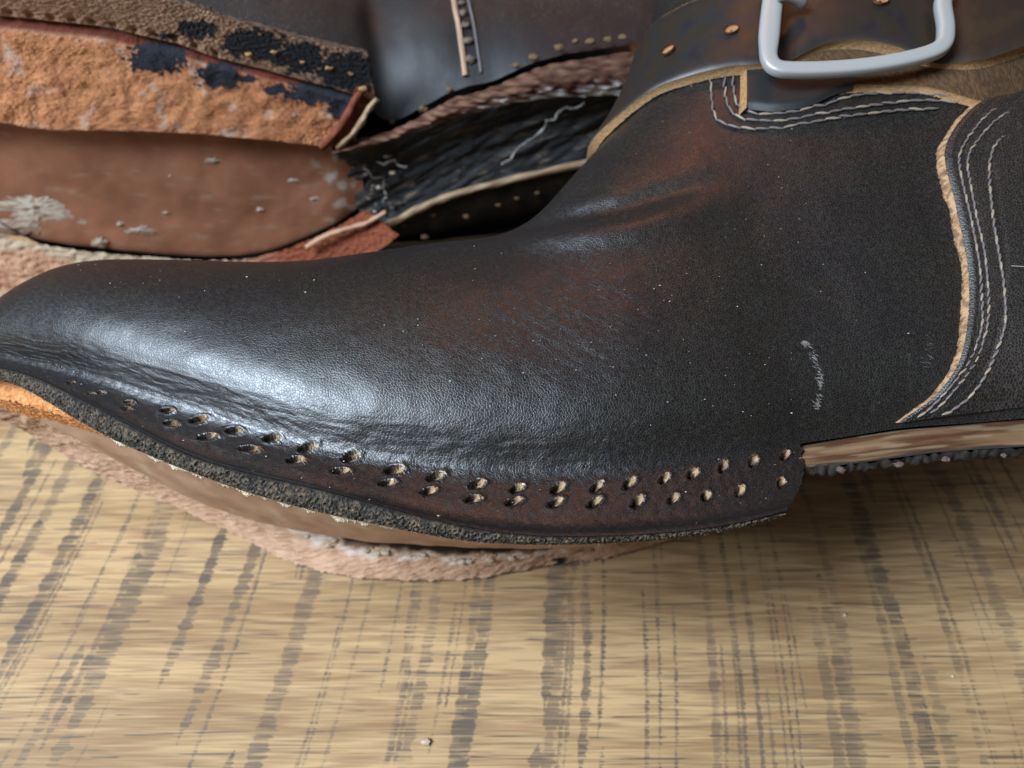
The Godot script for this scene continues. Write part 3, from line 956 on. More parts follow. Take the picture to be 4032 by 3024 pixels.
	# punched holes: a tan ring wall with a dark bottom
	for h in [[1, Vector2(16.458, 0.4389)], [2, Vector2(15.256, 0.6302)], [3, Vector2(18.11, 0.2735)]]:
		var sv: Vector2 = h[1]
		var c := on(sv, [0.0, 0.0045, 0.0041, 0.0056][h[0]])
		var n := on_normal(sv)
		var a := Vector3.RIGHT - n * n.x
		a = a.normalized()
		var b := n.cross(a)
		var ring := func(i: float, j: float) -> Array:
			var q := i * TAU
			var r := lerpf(0.0016, 0.0003, smoothstep(0.45, 1.0, j))
			var z := 0.00035 * sin(PI * minf(j * 2.2, 1.0)) - 0.0006 * smoothstep(0.2, 0.7, j)
			return [c + (a * cos(q) * 1.15 + b * sin(q) * 0.9) * r + n * z, mix3(Color(0.02, 0.017, 0.016), Color(0.36, 0.17, 0.08), smoothstep(0.15, 0.5, j))]
		part("strap_hole", sheet_of(21, 9, ring, false), M.raw_edge, st, "", false)


func buckle(boot: Node3D) -> void:
	var sv := Vector2(18.022, 0.2825)
	var n := on_normal(sv)
	var c := on(sv, 0.0)
	var bx := (Vector3.RIGHT - n * n.x).normalized()
	var by := n.cross(bx)
	var root := Node3D.new()
	root.name = "buckle"
	boot.add_child(root, true)
	root.set_meta("label", "pale grey metal frame buckle on the strap")
	root.position = -boot.position
	var at := func(x: float, y: float, z: float) -> Vector3: return c + bx * x + by * y + n * z
	var loop := [Vector2(-0.0230, 0.0004), Vector2(-0.0248, -0.0080), Vector2(-0.0262, -0.0155), Vector2(-0.0268, -0.0206), Vector2(-0.0256, -0.0236), Vector2(-0.0215, -0.0246), Vector2(-0.0104, -0.0248), Vector2(-0.0004, -0.0241), Vector2(0.0088, -0.0223), Vector2(0.0143, -0.0196), Vector2(0.0165, -0.0140), Vector2(0.0175, -0.0060), Vector2(0.0191, -0.0011), Vector2(0.0205, 0.010), Vector2(0.0203, 0.0185), Vector2(0.0165, 0.0225), Vector2(0.0, 0.0235), Vector2(-0.0165, 0.0230), Vector2(-0.0205, 0.019), Vector2(-0.0215, 0.010)]
	var closed := loop.duplicate()
	var ni := 160
	var nj := 19
	var P := PackedVector3Array()
	var C := PackedColorArray()
	var m := loop.size()
	var ev := func(t: float) -> Vector2:
		var i := int(floor(t))
		var f := t - i
		var p0: Vector2 = loop[posmod(i - 1, m)]
		var p1: Vector2 = loop[posmod(i, m)]
		var p2: Vector2 = loop[posmod(i + 1, m)]
		var p3: Vector2 = loop[posmod(i + 2, m)]
		return p1.cubic_interpolate(p2, p0, p3, f)
	for i in ni:
		var t := float(i) / (ni - 1) * m
		var p: Vector2 = ev.call(t)
		var d: Vector2 = (ev.call(t + 0.05) - ev.call(t - 0.05)).normalized()
		var side := Vector2(d.y, -d.x)
		var wide := lerpf(0.0020, 0.0026, smoothstep(-0.012, -0.022, p.x) * smoothstep(-0.022, -0.012, p.y))
		for k in nj:
			var q := TAU * k / (nj - 1)
			var ce := cos(q)
			var se := sin(q)
			var u := signf(ce) * pow(absf(ce), 0.7) * wide
			var z := signf(se) * pow(absf(se), 0.55) * 0.0015
			var lift := 0.0066 + 0.0006 * sin(p.x * 70.0)
			P.append(at.call(p.x + side.x * u, p.y + side.y * u, lift + z))
			C.append(Color.WHITE)
	part("frame", sheet(ni, nj, P, C, PackedVector2Array(), false, 0, true), M.metal, root, "", false)
	# end of the prong, out of its hole in the strap and over the left bar
	var cross := []
	for i in 14:
		var t := i / 13.0
		cross.append(at.call(-0.0238 + 0.0088 * t, -0.0030 + 0.0006 * t, 0.0094 - 0.0046 * t * t))
	part("prong", tube(cross, func(f: float, _q: float) -> float: return 0.00150 * sqrt(clampf(minf(f, 1.0 - f) * 9.0, 0.02, 1.0)), func(_f: float, _q: float) -> Color: return Color.WHITE, 14), M.metal, root, "", false)


func surface_marks(boot: Node3D) -> void:
	# pale scuff on the side of the vamp
	var line := [Vector2(15.44, 0.083), Vector2(15.469, 0.0793), Vector2(15.535, 0.0639), Vector2(15.528, 0.0489), Vector2(15.46, 0.0338), Vector2(15.33, 0.0215)]
	var st := SurfaceTool.new()
	st.begin(Mesh.PRIMITIVE_TRIANGLES)
	var faint := [Vector2(17.05, 0.042), Vector2(17.25, 0.036), Vector2(17.45, 0.030), Vector2(17.55, 0.036), Vector2(17.60, 0.046)]
	for k in 230:
		var t := rng.randf()
		var sv: Vector2 = along(line if k < 170 else faint, t)
		if k >= 170:
			sv.y += rng.randfn(0.0, 0.002)
		sv.x += rng.randfn(0.0, 0.035)
		var c := on(sv, 0.00015)
		var n := on_normal(sv)
		var a := Vector3(0.75, 0.1, 0.6).rotated(n, rng.randfn(0.0, 0.25))
		a = (a - n * a.dot(n)).normalized()
		var b := n.cross(a)
		var l := rng.randf_range(0.0002, 0.0007)
		var w := rng.randf_range(0.00003, 0.00006)
		var col := Color(0.30, 0.275, 0.25) * rng.randf_range(0.3, 1.2) * (1.0 if k < 170 else 0.4)
		for q in [a * l, -b * w, b * w, b * w, -b * w, -a * l]:
			st.set_color(col)
			st.set_normal(n)
			st.add_vertex(c + q)
	var o := part("scuff_mark", st.commit(), M.speck, boot)
	o.set_meta("kind", "stuff")
	# dust and short lint on the leather
	var mm := MultiMesh.new()
	mm.transform_format = MultiMesh.TRANSFORM_3D
	mm.use_colors = true
	var ball := SphereMesh.new()
	ball.radius = 0.00011
	ball.height = 0.00016
	ball.radial_segments = 7
	ball.rings = 4
	mm.mesh = ball
	var num := 500
	mm.instance_count = num
	for k in num:
		var p: Vector3
		if k < 240:
			p = on(Vector2(rng.randf_range(9.0, 17.6), rng.randf_range(0.01, 0.30)), 0.0002)
		elif k < 420:
			p = on(Vector2(rng.randf_range(2.5, 17.5), rng.randf_range(0.01, 0.62)), 0.0002)
		else:
			p = wor(flange_pt(rng.randf_range(2.5, 14.9), rng.randf_range(0.05, 0.95)) + Vector3(0, 0.0001, 0.0002))
		var sc := pow(rng.randf(), 3.0) * 1.0 + 0.3
		var bas := Basis.from_euler(Vector3(rng.randf() * TAU, rng.randf() * TAU, 0)).scaled(Vector3(sc * rng.randf_range(0.8, 2.2), sc, sc))
		mm.set_instance_transform(k, Transform3D(bas, p))
		mm.set_instance_color(k, Color(0.52, 0.47, 0.40) * rng.randf_range(0.25, 1.0))
	var dust := MultiMeshInstance3D.new()
	dust.name = "dust_specks"
	dust.multimesh = mm
	dust.material_override = M.speck
	dust.set_meta("kind", "stuff")
	boot.add_child(dust)
	dust.position = -boot.position


# ------------------------------------------------------------------ rear boot
var O2 := Vector3(0, 0, -0.25)
var E2 := Vector3(cos(deg_to_rad(10.0)), 0, -sin(deg_to_rad(10.0)))
var N2 := Vector3(sin(deg_to_rad(10.0)), 0, cos(deg_to_rad(10.0)))


func rp(ab: Vector2, c: float) -> Vector3:
	return O2 + E2 * ab.x + Vector3(0, ab.y, 0) + N2 * c


func ribbon(called: String, lo: Array, up: Array, ni: int, nj: int, depth: Callable, color: Callable, mat: Material, boot: Node3D) -> MeshInstance3D:
	var f := func(i: float, j: float) -> Array:
		var a: Vector2 = along(lo, i)
		var b: Vector2 = along(up, i)
		var ab := a.lerp(b, j)
		var c: float = depth.call(ab, i, j)
		return [rp(ab, c), color.call(ab, i, j), Vector2(i * 0.2, j * 0.04)]
	return part(called, sheet_of(ni, nj, f, false), mat, boot)


func rear_boot() -> void:
	var boot := thing("leather_boot_001", "far boot lying on its side behind, brown insole and orange suede margin facing out", "boot", Vector3(-0.03, 0, -0.29), "pair of boots with their soles taken off")
	var f_top := [Vector2(-0.19, 0.1525), Vector2(-0.1563, 0.1423), Vector2(-0.1296, 0.1368), Vector2(-0.1071, 0.1313), Vector2(-0.092, 0.1273), Vector2(-0.0856, 0.1241), Vector2(-0.0719, 0.1192), Vector2(-0.0575, 0.1141), Vector2(-0.0460, 0.1105)]
	var f_low := [Vector2(-0.191, 0.131), Vector2(-0.1632, 0.1285), Vector2(-0.1463, 0.1261), Vector2(-0.1334, 0.1238), Vector2(-0.1203, 0.1214), Vector2(-0.1095, 0.1178), Vector2(-0.1006, 0.1147), Vector2(-0.0918, 0.1104), Vector2(-0.08, 0.1062), Vector2(-0.0678, 0.1015), Vector2(-0.055, 0.0965), Vector2(-0.0455, 0.0930)]
	var o_low := [Vector2(-0.2086, 0.1014), Vector2(-0.1788, 0.0978), Vector2(-0.1604, 0.0946), Vector2(-0.1492, 0.0914), Vector2(-0.1269, 0.0891), Vector2(-0.1013, 0.0854), Vector2(-0.0748, 0.0803), Vector2(-0.0675, 0.0789), Vector2(-0.0616, 0.078)]
	var i_low := [Vector2(-0.2308, 0.0642), Vector2(-0.1991, 0.0576), Vector2(-0.1793, 0.0527), Vector2(-0.1595, 0.0456), Vector2(-0.138, 0.0398), Vector2(-0.1146, 0.0348), Vector2(-0.0933, 0.0348), Vector2(-0.071, 0.0419), Vector2(-0.0540, 0.0500)]
	var i_up := [Vector2(-0.2074, 0.1045), Vector2(-0.1776, 0.1012), Vector2(-0.1593, 0.0981), Vector2(-0.1405, 0.0949), Vector2(-0.1207, 0.0924), Vector2(-0.0998, 0.0897), Vector2(-0.0821, 0.0856), Vector2(-0.0643, 0.0815), Vector2(-0.0540, 0.0775)]
	# insole
	ribbon("insole", i_low, i_up, 160, 60, func(ab: Vector2, i: float, j: float) -> float: return -0.0062 + 0.0012 * pow(sin(PI * j), 0.5) + 0.0004 * nz.get_noise_2d(ab.x * 50.0, ab.y * 50.0) - 0.002 * smoothstep(0.9, 1.0, i), func(ab: Vector2, i: float, j: float) -> Color:
		var n := nz.get_noise_2d(ab.x * 30.0, ab.y * 45.0)
		var streak := nz.get_noise_2d(ab.x * 60.0 + 7.0, ab.y * 260.0)
		var col := mix3(Color(0.31, 0.132, 0.076), Color(0.21, 0.085, 0.047), 0.5 + n)
		col = mix3(col, Color(0.30, 0.20, 0.14), smoothstep(0.30, 0.60, streak) * 0.55)
		var res := smoothstep(0.05, 0.45, nz.get_noise_2d(ab.x * 110.0, ab.y * 80.0 + 3.0)) * smoothstep(-0.076, -0.062, ab.x)
		return mix3(col, Color(0.46, 0.42, 0.36), res * 0.75), M.insole, boot)
	# patches of old cement on the insole
	for p in [[Vector2(-0.1645, 0.0628), 0.0125, 0.0085, 1], [Vector2(-0.1344, 0.0496), 0.0055, 0.003, 2], [Vector2(-0.0919, 0.0534), 0.0022, 0.0013, 3], [Vector2(-0.1031, 0.0740), 0.003, 0.0014, 4], [Vector2(-0.1790, 0.0560), 0.010, 0.0028, 5], [Vector2(-0.150, 0.0462), 0.003, 0.002, 6], [Vector2(-0.1240, 0.0560), 0.0022, 0.001, 7], [Vector2(-0.1405, 0.0530), 0.002, 0.0016, 8], [Vector2(-0.1180, 0.0700), 0.002, 0.001, 9], [Vector2(-0.0780, 0.0640), 0.004, 0.0016, 10], [Vector2(-0.0720, 0.0560), 0.004, 0.002, 11]]:
		var blob := func(i: float, j: float) -> Array:
			var q := i * TAU
			var r := j * (1.0 + 0.55 * nz.get_noise_2d(cos(q) * 0.9 + p[3] * 4.0, sin(q) * 0.9) + 0.16 * nf.get_noise_2d(cos(q) * 3.0 + p[3] * 9.0, sin(q) * 3.0))
			var ab: Vector2 = p[0] + Vector2(cos(q) * p[1], sin(q) * p[2]) * r
			return [rp(ab, -0.0046 - 0.0008 * j + 0.0001 * nf.get_noise_2d(ab.x * 900.0, ab.y * 900.0)), mix3(Color(0.52, 0.46, 0.37) if p[3] == 1 else Color(0.38, 0.28, 0.22), Color(0.29, 0.155, 0.10), -0.1 + 1.2 * nf.get_noise_2d(ab.x * 300.0, ab.y * 500.0) + 0.9 * j * j)]
		part("cement_patch", sheet_of(49, 10, blob, false), M.glue, boot)
	# orange suede margin, its lower edge rolled over the insole
	var inks := [[Vector2(-0.1080, 0.1122), 0.0092, 0.0046], [Vector2(-0.0915, 0.1055), 0.0072, 0.0042], [Vector2(-0.0842, 0.1040), 0.004, 0.0012], [Vector2(-0.0760, 0.1000), 0.0035, 0.0018], [Vector2(-0.0645, 0.0980), 0.010, 0.0040], [Vector2(-0.0560, 0.0925), 0.005, 0.0050]]
	var inked := func(ab: Vector2, list: Array) -> float:
		var k := 0.0
		for q in list:
			var d: Vector2 = (ab - q[0]) / Vector2(q[1], q[2])
			k = maxf(k, 1.0 - smoothstep(0.92, 1.04, d.length() + 0.45 * nz.get_noise_2d(ab.x * 260.0, ab.y * 260.0) + 0.30 * nz.get_noise_2d(ab.x * 700.0, ab.y * 700.0)))
		return k
	var o_up := f_low.slice(0, 12)
	ribbon("lasting_margin", o_low, o_up, 300, 70, func(ab: Vector2, _i: float, j: float) -> float: return 0.0012 - 0.0050 * smoothstep(0.05, 0.0, j) - 0.0016 * smoothstep(0.9, 1.0, j) + 0.00022 * nz.get_noise_2d(ab.x * 900.0, ab.y * 900.0) + 0.0006 * nz.get_noise_2d(ab.x * 120.0, ab.y * 120.0), func(ab: Vector2, i: float, j: float) -> Color:
		var n := 1.3 * nz.get_noise_2d(ab.x * 900.0, ab.y * 900.0)
		var m := nz.get_noise_2d(ab.x * 70.0, ab.y * 110.0)
		var col := mix3(Color(0.66, 0.29, 0.135), Color(0.36, 0.13, 0.058), 0.34 + 0.45 * m - 0.5 * n + 0.30 * smoothstep(0.5, 0.9, i))
		col = mix3(col, Color(0.62, 0.47, 0.38), smoothstep(0.25, 0.6, nz.get_noise_2d(ab.x * 90.0 + 30.0, ab.y * 90.0)) * 0.55)
		col = mix3(col, Color(0.70, 0.55, 0.42), smoothstep(0.1, 0.0, j) * 0.45 + smoothstep(0.88, 0.95, j) * 0.35 * smoothstep(0.6, 0.3, i))
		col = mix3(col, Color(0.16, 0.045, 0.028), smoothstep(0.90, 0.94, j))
		col = mix3(col, Color(0.034, 0.035, 0.042), inked.call(ab, inks))
		return mix3(col, Color(0.20, 0.06, 0.035), smoothstep(0.93, 0.98, i)), M.suede, boot)
	# shank end of the margin: a red leather edge and a pale one beside it
	for e in [[Vector2(-0.0655, 0.0790), Vector2(-0.0475, 0.0985), 0.0018, Color(0.20, 0.055, 0.028)], [Vector2(-0.0605, 0.0785), Vector2(-0.0440, 0.0945), 0.0013, Color(0.55, 0.37, 0.22)]]:
		var path := []
		for i in 12:
			var t := i / 11.0
			path.append(rp((e[0] as Vector2).lerp(e[1], t) + Vector2(0.001 * sin(t * 5.0), 0), 0.0012 + 0.001 * sin(PI * t)))
		part("margin_end", tube(path, func(f: float, q: float) -> float: return e[2] * (0.75 + 0.3 * nf.get_noise_2d(f * 9.0, q)), func(f: float, q: float) -> Color: return mix3(e[3], e[3] * 0.6, 0.4 + nf.get_noise_2d(f * 14.0, q * 2.0)), 8), M.raw_edge, boot)
	# flange: brown-grey flesh side with ink stains and a row of old stitch holes by its root
	var inks2 := [[Vector2(-0.0940, 0.1205), 0.0055, 0.0030], [Vector2(-0.0790, 0.1150), 0.0098, 0.0052], [Vector2(-0.0660, 0.1100), 0.0088, 0.0056], [Vector2(-0.0535, 0.1045), 0.0105, 0.0075], [Vector2(-0.0725, 0.1110), 0.007, 0.0024], [Vector2(-0.0850, 0.1130), 0.003, 0.0014], [Vector2(-0.1030, 0.1185), 0.0035, 0.001]]
	var fl := ribbon("flange", f_low, f_top, 300, 50, func(ab: Vector2, i: float, j: float) -> float:
		var hole := 0.0
		var t := fposmod(ab.x * 1000.0 / 5.2, 1.0) - 0.5
		if ab.x < -0.09:
			hole = exp(-pow(t / 0.16, 2.0) - pow((j - 0.14) / 0.07, 2.0))
		return 0.0006 + 0.0045 * j + 0.00018 * nf.get_noise_2d(ab.x * 800.0, ab.y * 800.0) - 0.0014 * hole - 0.001 * smoothstep(0.06, 0.0, j), func(ab: Vector2, i: float, j: float) -> Color:
		var n := nf.get_noise_2d(ab.x * 600.0, ab.y * 600.0)
		var m := nz.get_noise_2d(ab.x * 90.0, ab.y * 140.0)
		var col := mix3(Color(0.46, 0.285, 0.185), Color(0.28, 0.16, 0.10), 0.5 + 0.5 * m - 0.45 * n)
		col = mix3(col, Color(0.42, 0.27, 0.16), smoothstep(0.2, 0.5, nz.get_noise_2d(ab.x * 300.0, ab.y * 300.0)) * 0.6)
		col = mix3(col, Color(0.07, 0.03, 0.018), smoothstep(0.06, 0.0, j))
		return mix3(col, Color(0.032, 0.032, 0.036), inked.call(ab, inks2)), M.suede, boot)
	# stitch holes that show through the ink
	for k in 6:
		var ab: Vector2 = [Vector2(-0.0815, 0.1120), Vector2(-0.0735, 0.1122), Vector2(-0.0660, 0.1085), Vector2(-0.0585, 0.1062), Vector2(-0.0520, 0.1040), Vector2(-0.0490, 0.0985)][k]
		part("stitch_hole", lump(0.0007 + 0.0004 * hsh(k + 23), 200 + k), M.raw_edge, fl, "", false).position = rp(ab, 0.0024)
	# its cut edge and grain side
	var fe := func(i: float, j: float) -> Array:
		var t: Vector2 = along(f_top, i)
		var n := nf.get_noise_2d(i * 200.0, j * 4.0)
		return [rp(t + Vector2(0, 0.0003 * n), 0.0051 - 0.0030 * j), mix3(Color(0.16, 0.10, 0.07), Color(0.06, 0.04, 0.03), 0.5 + n)]
	part("flange_edge", sheet_of(160, 5, fe, false), M.raw_edge, fl, "", true)
	var ft := func(i: float, j: float) -> Array:
		var t: Vector2 = along(f_top, i)
		var b: Vector2 = along(f_low, i)
		var p := t.lerp(b, j * 0.8)
		return [rp(p, 0.0021 - 0.004 * j), Color(0.016, 0.014, 0.013)]
	part("flange_grain_side", sheet_of(80, 8, ft, false), M.leather_smooth, boot)
	# flange end, cut square at the waist
	var fend := func(i: float, j: float) -> Array:
		var t := (f_top[8] as Vector2).lerp(f_low[11], i)
		return [rp(t + Vector2(0.0006 * sin(i * 6.0), 0), lerpf(0.0050, 0.0006, i) - 0.003 * j), mix3(Color(0.10, 0.06, 0.03), Color(0.02, 0.015, 0.012), 0.5 + nf.get_noise_2d(i * 20.0, j * 3.0))]
	part("flange_end", sheet_of(30, 5, fend, false), M.raw_edge, boot)
	# lower flange
	var l_out := [Vector2(-0.2402, 0.0485), Vector2(-0.207, 0.042), Vector2(-0.1863, 0.0371), Vector2(-0.1673, 0.0257), Vector2(-0.1461, 0.0157), Vector2(-0.1216, 0.0096), Vector2(-0.0897, 0.0168), Vector2(-0.0624, 0.0312), Vector2(-0.0435, 0.0440)]
	ribbon("lower_flange", l_out, i_low, 200, 40, func(ab: Vector2, _i: float, j: float) -> float: return 0.006 - 0.0095 * j + 0.0005 * nf.get_noise_2d(ab.x * 420.0, ab.y * 420.0), func(ab: Vector2, i: float, j: float) -> Color:
		var m := nz.get_noise_2d(ab.x * 90.0, ab.y * 150.0)
		var col := mix3(Color(0.55, 0.31, 0.19), Color(0.36, 0.17, 0.10), 0.4 + 0.8 * m)
		col = mix3(col, Color(0.20, 0.055, 0.03), smoothstep(0.62, 0.80, i))
		return mix3(col, Color(0.48, 0.36, 0.25), smoothstep(0.8, 0.92, j + 0.1 * m) * smoothstep(0.75, 0.6, i)), M.suede, boot)
	# pale edges of the lower flange where it climbs to the waist
	var pale := []
	for i in 14:
		var t := i / 13.0
		pale.append(rp(Vector2(-0.0780, 0.0395).lerp(Vector2(-0.0470, 0.0515), t) + Vector2(0, 0.001 * sin(t * 6.0)), 0.001))
	part("lower_flange_edge", tube(pale, func(f: float, q: float) -> float: return 0.0012 * (0.7 + 0.4 * nf.get_noise_2d(f * 8.0, q)), func(_f: float, _q: float) -> Color: return Color(0.46, 0.27, 0.17), 8), M.raw_edge, boot)
	# heel and waist: black seat with layered strips
	var s1u := [Vector2(-0.0624, 0.0781), Vector2(-0.052, 0.0801), Vector2(-0.0417, 0.0821), Vector2(-0.0294, 0.0871), Vector2(-0.0201, 0.0915), Vector2(-0.0061, 0.0945), Vector2(0.0113, 0.1002), Vector2(0.0381, 0.1025), Vector2(0.062, 0.1039), Vector2(0.0949, 0.1039)]
	var s1l := [Vector2(-0.0613, 0.0755), Vector2(-0.0509, 0.077), Vector2(-0.0411, 0.0791), Vector2(-0.0298, 0.0822), Vector2(-0.0181, 0.085), Vector2(-0.0002, 0.0882), Vector2(0.0151, 0.0889), Vector2(0.0389, 0.0878), Vector2(0.0651, 0.0868), Vector2(0.0999, 0.0857)]
	var s2 := [Vector2(-0.0560, 0.0430), Vector2(-0.0465, 0.0443), Vector2(-0.026, 0.0528), Vector2(-0.0002, 0.058), Vector2(0.0319, 0.0623), Vector2(0.0601, 0.0641), Vector2(0.1054, 0.0654)]
	var hl := [Vector2(-0.0643, 0.0179), Vector2(-0.0493, 0.0205), Vector2(-0.028, 0.0222), Vector2(-0.0002, 0.0276), Vector2(0.0344, 0.0322), Vector2(0.0649, 0.033), Vector2(0.1147, 0.0316)]
	ribbon("heel_seat_strip", s1l, s1u, 160, 16, func(ab: Vector2, i: float, j: float) -> float: return -0.0005 + 0.0022 * sin(PI * j) + 0.0006 * nf.get_noise_2d(ab.x * 160.0, ab.y * 500.0), func(ab: Vector2, i: float, j: float) -> Color:
		var n := nf.get_noise_2d(ab.x * 110.0, ab.y * 700.0)
		var col := mix3(Color(0.20, 0.105, 0.068), Color(0.075, 0.032, 0.022), 0.45 + 0.8 * n)
		col = mix3(col, Color(0.10, 0.03, 0.02), smoothstep(0.15, 0.3, j) * smoothstep(0.6, 0.4, j) * smoothstep(0.4, 0.7, i))
		return mix3(col, Color(0.72, 0.70, 0.66), smoothstep(0.30, 0.10, j + 0.3 * n) * smoothstep(0.42, 0.58, i)), M.raw_edge, boot)  # pale lower edge to the right is a painted highlight
	ribbon("shank_bottom", s2, s1l, 140, 50, func(ab: Vector2, i: float, j: float) -> float: return -0.004 - 0.003 * sin(PI * j) + 0.0005 * sin(ab.y * 700.0 - ab.x * 250.0) * sin(PI * j) + 0.0012 * nz.get_noise_2d(ab.x * 60.0, ab.y * 240.0 - ab.x * 90.0), func(ab: Vector2, i: float, j: float) -> Color:
		var n := nz.get_noise_2d(ab.x * 60.0 + ab.y * 20.0, ab.y * 420.0 - ab.x * 160.0)
		return mix3(mix3(Color(0.008, 0.008, 0.009), Color(0.020, 0.019, 0.019), 0.5 + n), Color(0.24, 0.17, 0.11), smoothstep(0.34, 0.6, n) * 0.6), M.seat, boot)
	var seam2 := []
	for i in 40:
		seam2.append(rp(along(s2, i / 39.0), -0.002))
	part("lower_seat_strip", tube(seam2, func(f: float, q: float) -> float: return 0.0017 * (0.75 + 0.25 * nf.get_noise_2d(f * 30.0, q)), func(f: float, q: float) -> Color: return mix3(Color(0.40, 0.29, 0.18), Color(0.22, 0.14, 0.08), 0.5 + nf.get_noise_2d(f * 40.0, q * 2.0)), 8), M.raw_edge, boot)
	ribbon("lower_quarter", hl, s2, 140, 30, func(ab: Vector2, i: float, j: float) -> float: return -0.003 - 0.012 * pow(1.0 - j, 2.0), func(ab: Vector2, i: float, j: float) -> Color: return mix3(Color(0.007, 0.0065, 0.0065), Color(0.022, 0.015, 0.012), 0.4 + nz.get_noise_2d(ab.x * 90.0, ab.y * 90.0)), M.raw_edge, boot)
	for k in 10:
		var ab: Vector2 = [Vector2(-0.041, 0.0838), Vector2(-0.03, 0.0875), Vector2(-0.0205, 0.0935), Vector2(0.0021, 0.1000), Vector2(0.0077, 0.1024), Vector2(0.0163, 0.1048), Vector2(0.0217, 0.1065), Vector2(0.0267, 0.1060), Vector2(0.0327, 0.1063), Vector2(0.0379, 0.1066)][k]
		part("stitch_hole", lump(0.0007 + 0.0005 * hsh(k + 3), 100 + k), M.raw_edge, boot).position = rp(ab, -0.0030) - boot.position
	for k in 8:
		var ab: Vector2 = [Vector2(-0.0412, 0.0415), Vector2(-0.0299, 0.0452), Vector2(-0.0336, 0.0351), Vector2(-0.0046, 0.0463), Vector2(0.0025, 0.0486), Vector2(-0.0171, 0.0426), Vector2(0.0105, 0.0500), Vector2(0.018, 0.0540)][k]
		part("stitch_hole", lump(0.0006 + 0.0005 * hsh(k + 13), 100 + k), M.raw_edge, boot).position = rp(ab, -0.0042) - boot.position
	for k in 16:
		var ab := Vector2(-0.0545 + 0.013 * hsh(k * 3 + 1), 0.0450 + 0.0260 * hsh(k * 3 + 2))
		part("glue_lump", lump(0.0004 + 0.0006 * hsh(k + 30), k if k % 3 == 0 else 60 + k), M.glue, boot).position = rp(ab, -0.0040) - boot.position
	# curls of old thread and cement at the waist
	for c in [[Vector2(-0.0530, 0.0672), Vector2(-0.0465, 0.0615), Vector2(-0.0470, 0.0530)], [Vector2(0.0130, 0.0785), Vector2(0.0040, 0.0705), Vector2(-0.0030, 0.0640)], [Vector2(0.0260, 0.0850), Vector2(0.0190, 0.0830), Vector2(0.0130, 0.0790)], [Vector2(-0.0480, 0.0690), Vector2(-0.0420, 0.0690), Vector2(-0.0370, 0.0660)]]:
		var path := []
		for i in 16:
			var t := i / 15.0
			path.append(rp(along(c, t) + Vector2(0.0006 * sin(t * 17.0), 0.0006 * cos(t * 13.0)), -0.0025 + 0.0006 * sin(t * 9.0)))
		part("cement_curl", tube(path, func(f: float, q: float) -> float: return 0.0005 * (0.6 + 0.7 * nf.get_noise_2d(f * 7.0 + c[0].x * 900.0, q)) + 0.0001, func(f: float, _q: float) -> Color: return mix3(Color(0.25, 0.225, 0.195), Color(0.07, 0.062, 0.055), 0.5 + nf.get_noise_2d(f * 9.0, 2.0)), 7), M.glue, boot)
	# the upper, going away from the sole: side that lies on top, round the back, and the side on the floor
	var top_line := [Vector2(-0.200, 0.112), Vector2(-0.160, 0.121), Vector2(-0.12, 0.119), Vector2(-0.092, 0.1095), Vector2(-0.068, 0.1000), Vector2(-0.0500, 0.0905), Vector2(-0.0417, 0.0835), Vector2(-0.0294, 0.0878), Vector2(-0.0201, 0.0918), Vector2(-0.0061, 0.0952), Vector2(0.0113, 0.1008), Vector2(0.0381, 0.1033), Vector2(0.062, 0.1045), Vector2(0.0949, 0.1045)]
	var low_line := [Vector2(-0.205, 0.095), Vector2(-0.165, 0.045), Vector2(-0.125, 0.028), Vector2(-0.095, 0.026), Vector2(-0.07, 0.030), Vector2(-0.055, 0.034), Vector2(-0.045, 0.034), Vector2(-0.032, 0.033), Vector2(-0.02, 0.033), Vector2(-0.006, 0.033), Vector2(0.0113, 0.033), Vector2(0.0381, 0.033), Vector2(0.062, 0.033), Vector2(0.0949, 0.033)]
	var up := func(i: float, j: float) -> Array:
		var a: Vector2 = along(top_line, i)
		var b: Vector2 = along(low_line, i)
		var mid := (a + b) / 2
		var half := (a.y - b.y) / 2
		var deep := lerpf(0.055, 0.080, smoothstep(0.1, 0.4, i)) + 0.14 * smoothstep(0.55, 0.9, i)
		var q := j * PI
		var cy := signf(cos(q)) * pow(absf(cos(q)), 0.75)
		var d := pow(sin(q), 0.9) * deep
		var bul := (0.010 + 0.026 * smoothstep(0.05, 0.2, i) * smoothstep(0.85, 0.5, i)) * (1.0 - exp(-d / 0.022)) * cos(q)
		var p := rp(Vector2(mid.x + (a.x - b.x) / 2 * cos(q), mid.y + half * cy + bul), -0.0042 - d)
		p.y = maxf(p.y + 0.0012 * nz.get_noise_3d(p.x * 30.0, p.y * 30.0, p.z * 30.0), 0.0012)
		var n := nz.get_noise_3d(p.x * 25.0, p.y * 25.0, p.z * 25.0)
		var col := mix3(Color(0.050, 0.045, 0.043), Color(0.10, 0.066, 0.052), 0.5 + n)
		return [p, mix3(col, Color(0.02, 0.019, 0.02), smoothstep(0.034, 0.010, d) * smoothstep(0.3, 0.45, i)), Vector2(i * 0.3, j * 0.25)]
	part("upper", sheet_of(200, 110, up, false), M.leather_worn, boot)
	# side seam with its raw edge and two sewn lines
	var on_top := func(i: float, j: float, h: float) -> Vector3: return (up.call(i, j)[0] as Vector3) + Vector3(0, h, 0.0)
	for sm in [[0.648, 0.644, 0.0013, Color(0.55, 0.36, 0.24)], [0.676, 0.672, 0.0006, Color(0.22, 0.19, 0.19)]]:
		var path := []
		for i in 30:
			var t := i / 29.0
			path.append(on_top.call(lerpf(sm[0], sm[1], t), 0.004 + 0.40 * t, 0.0004))
		part("side_seam", tube(path, func(f: float, q: float) -> float: return sm[2] * (0.8 + 0.25 * nf.get_noise_2d(f * 40.0, q)), func(f: float, q: float) -> Color: return mix3(sm[3], sm[3] * 0.6, 0.4 + nf.get_noise_2d(f * 30.0, q)), 8), M.raw_edge, boot)
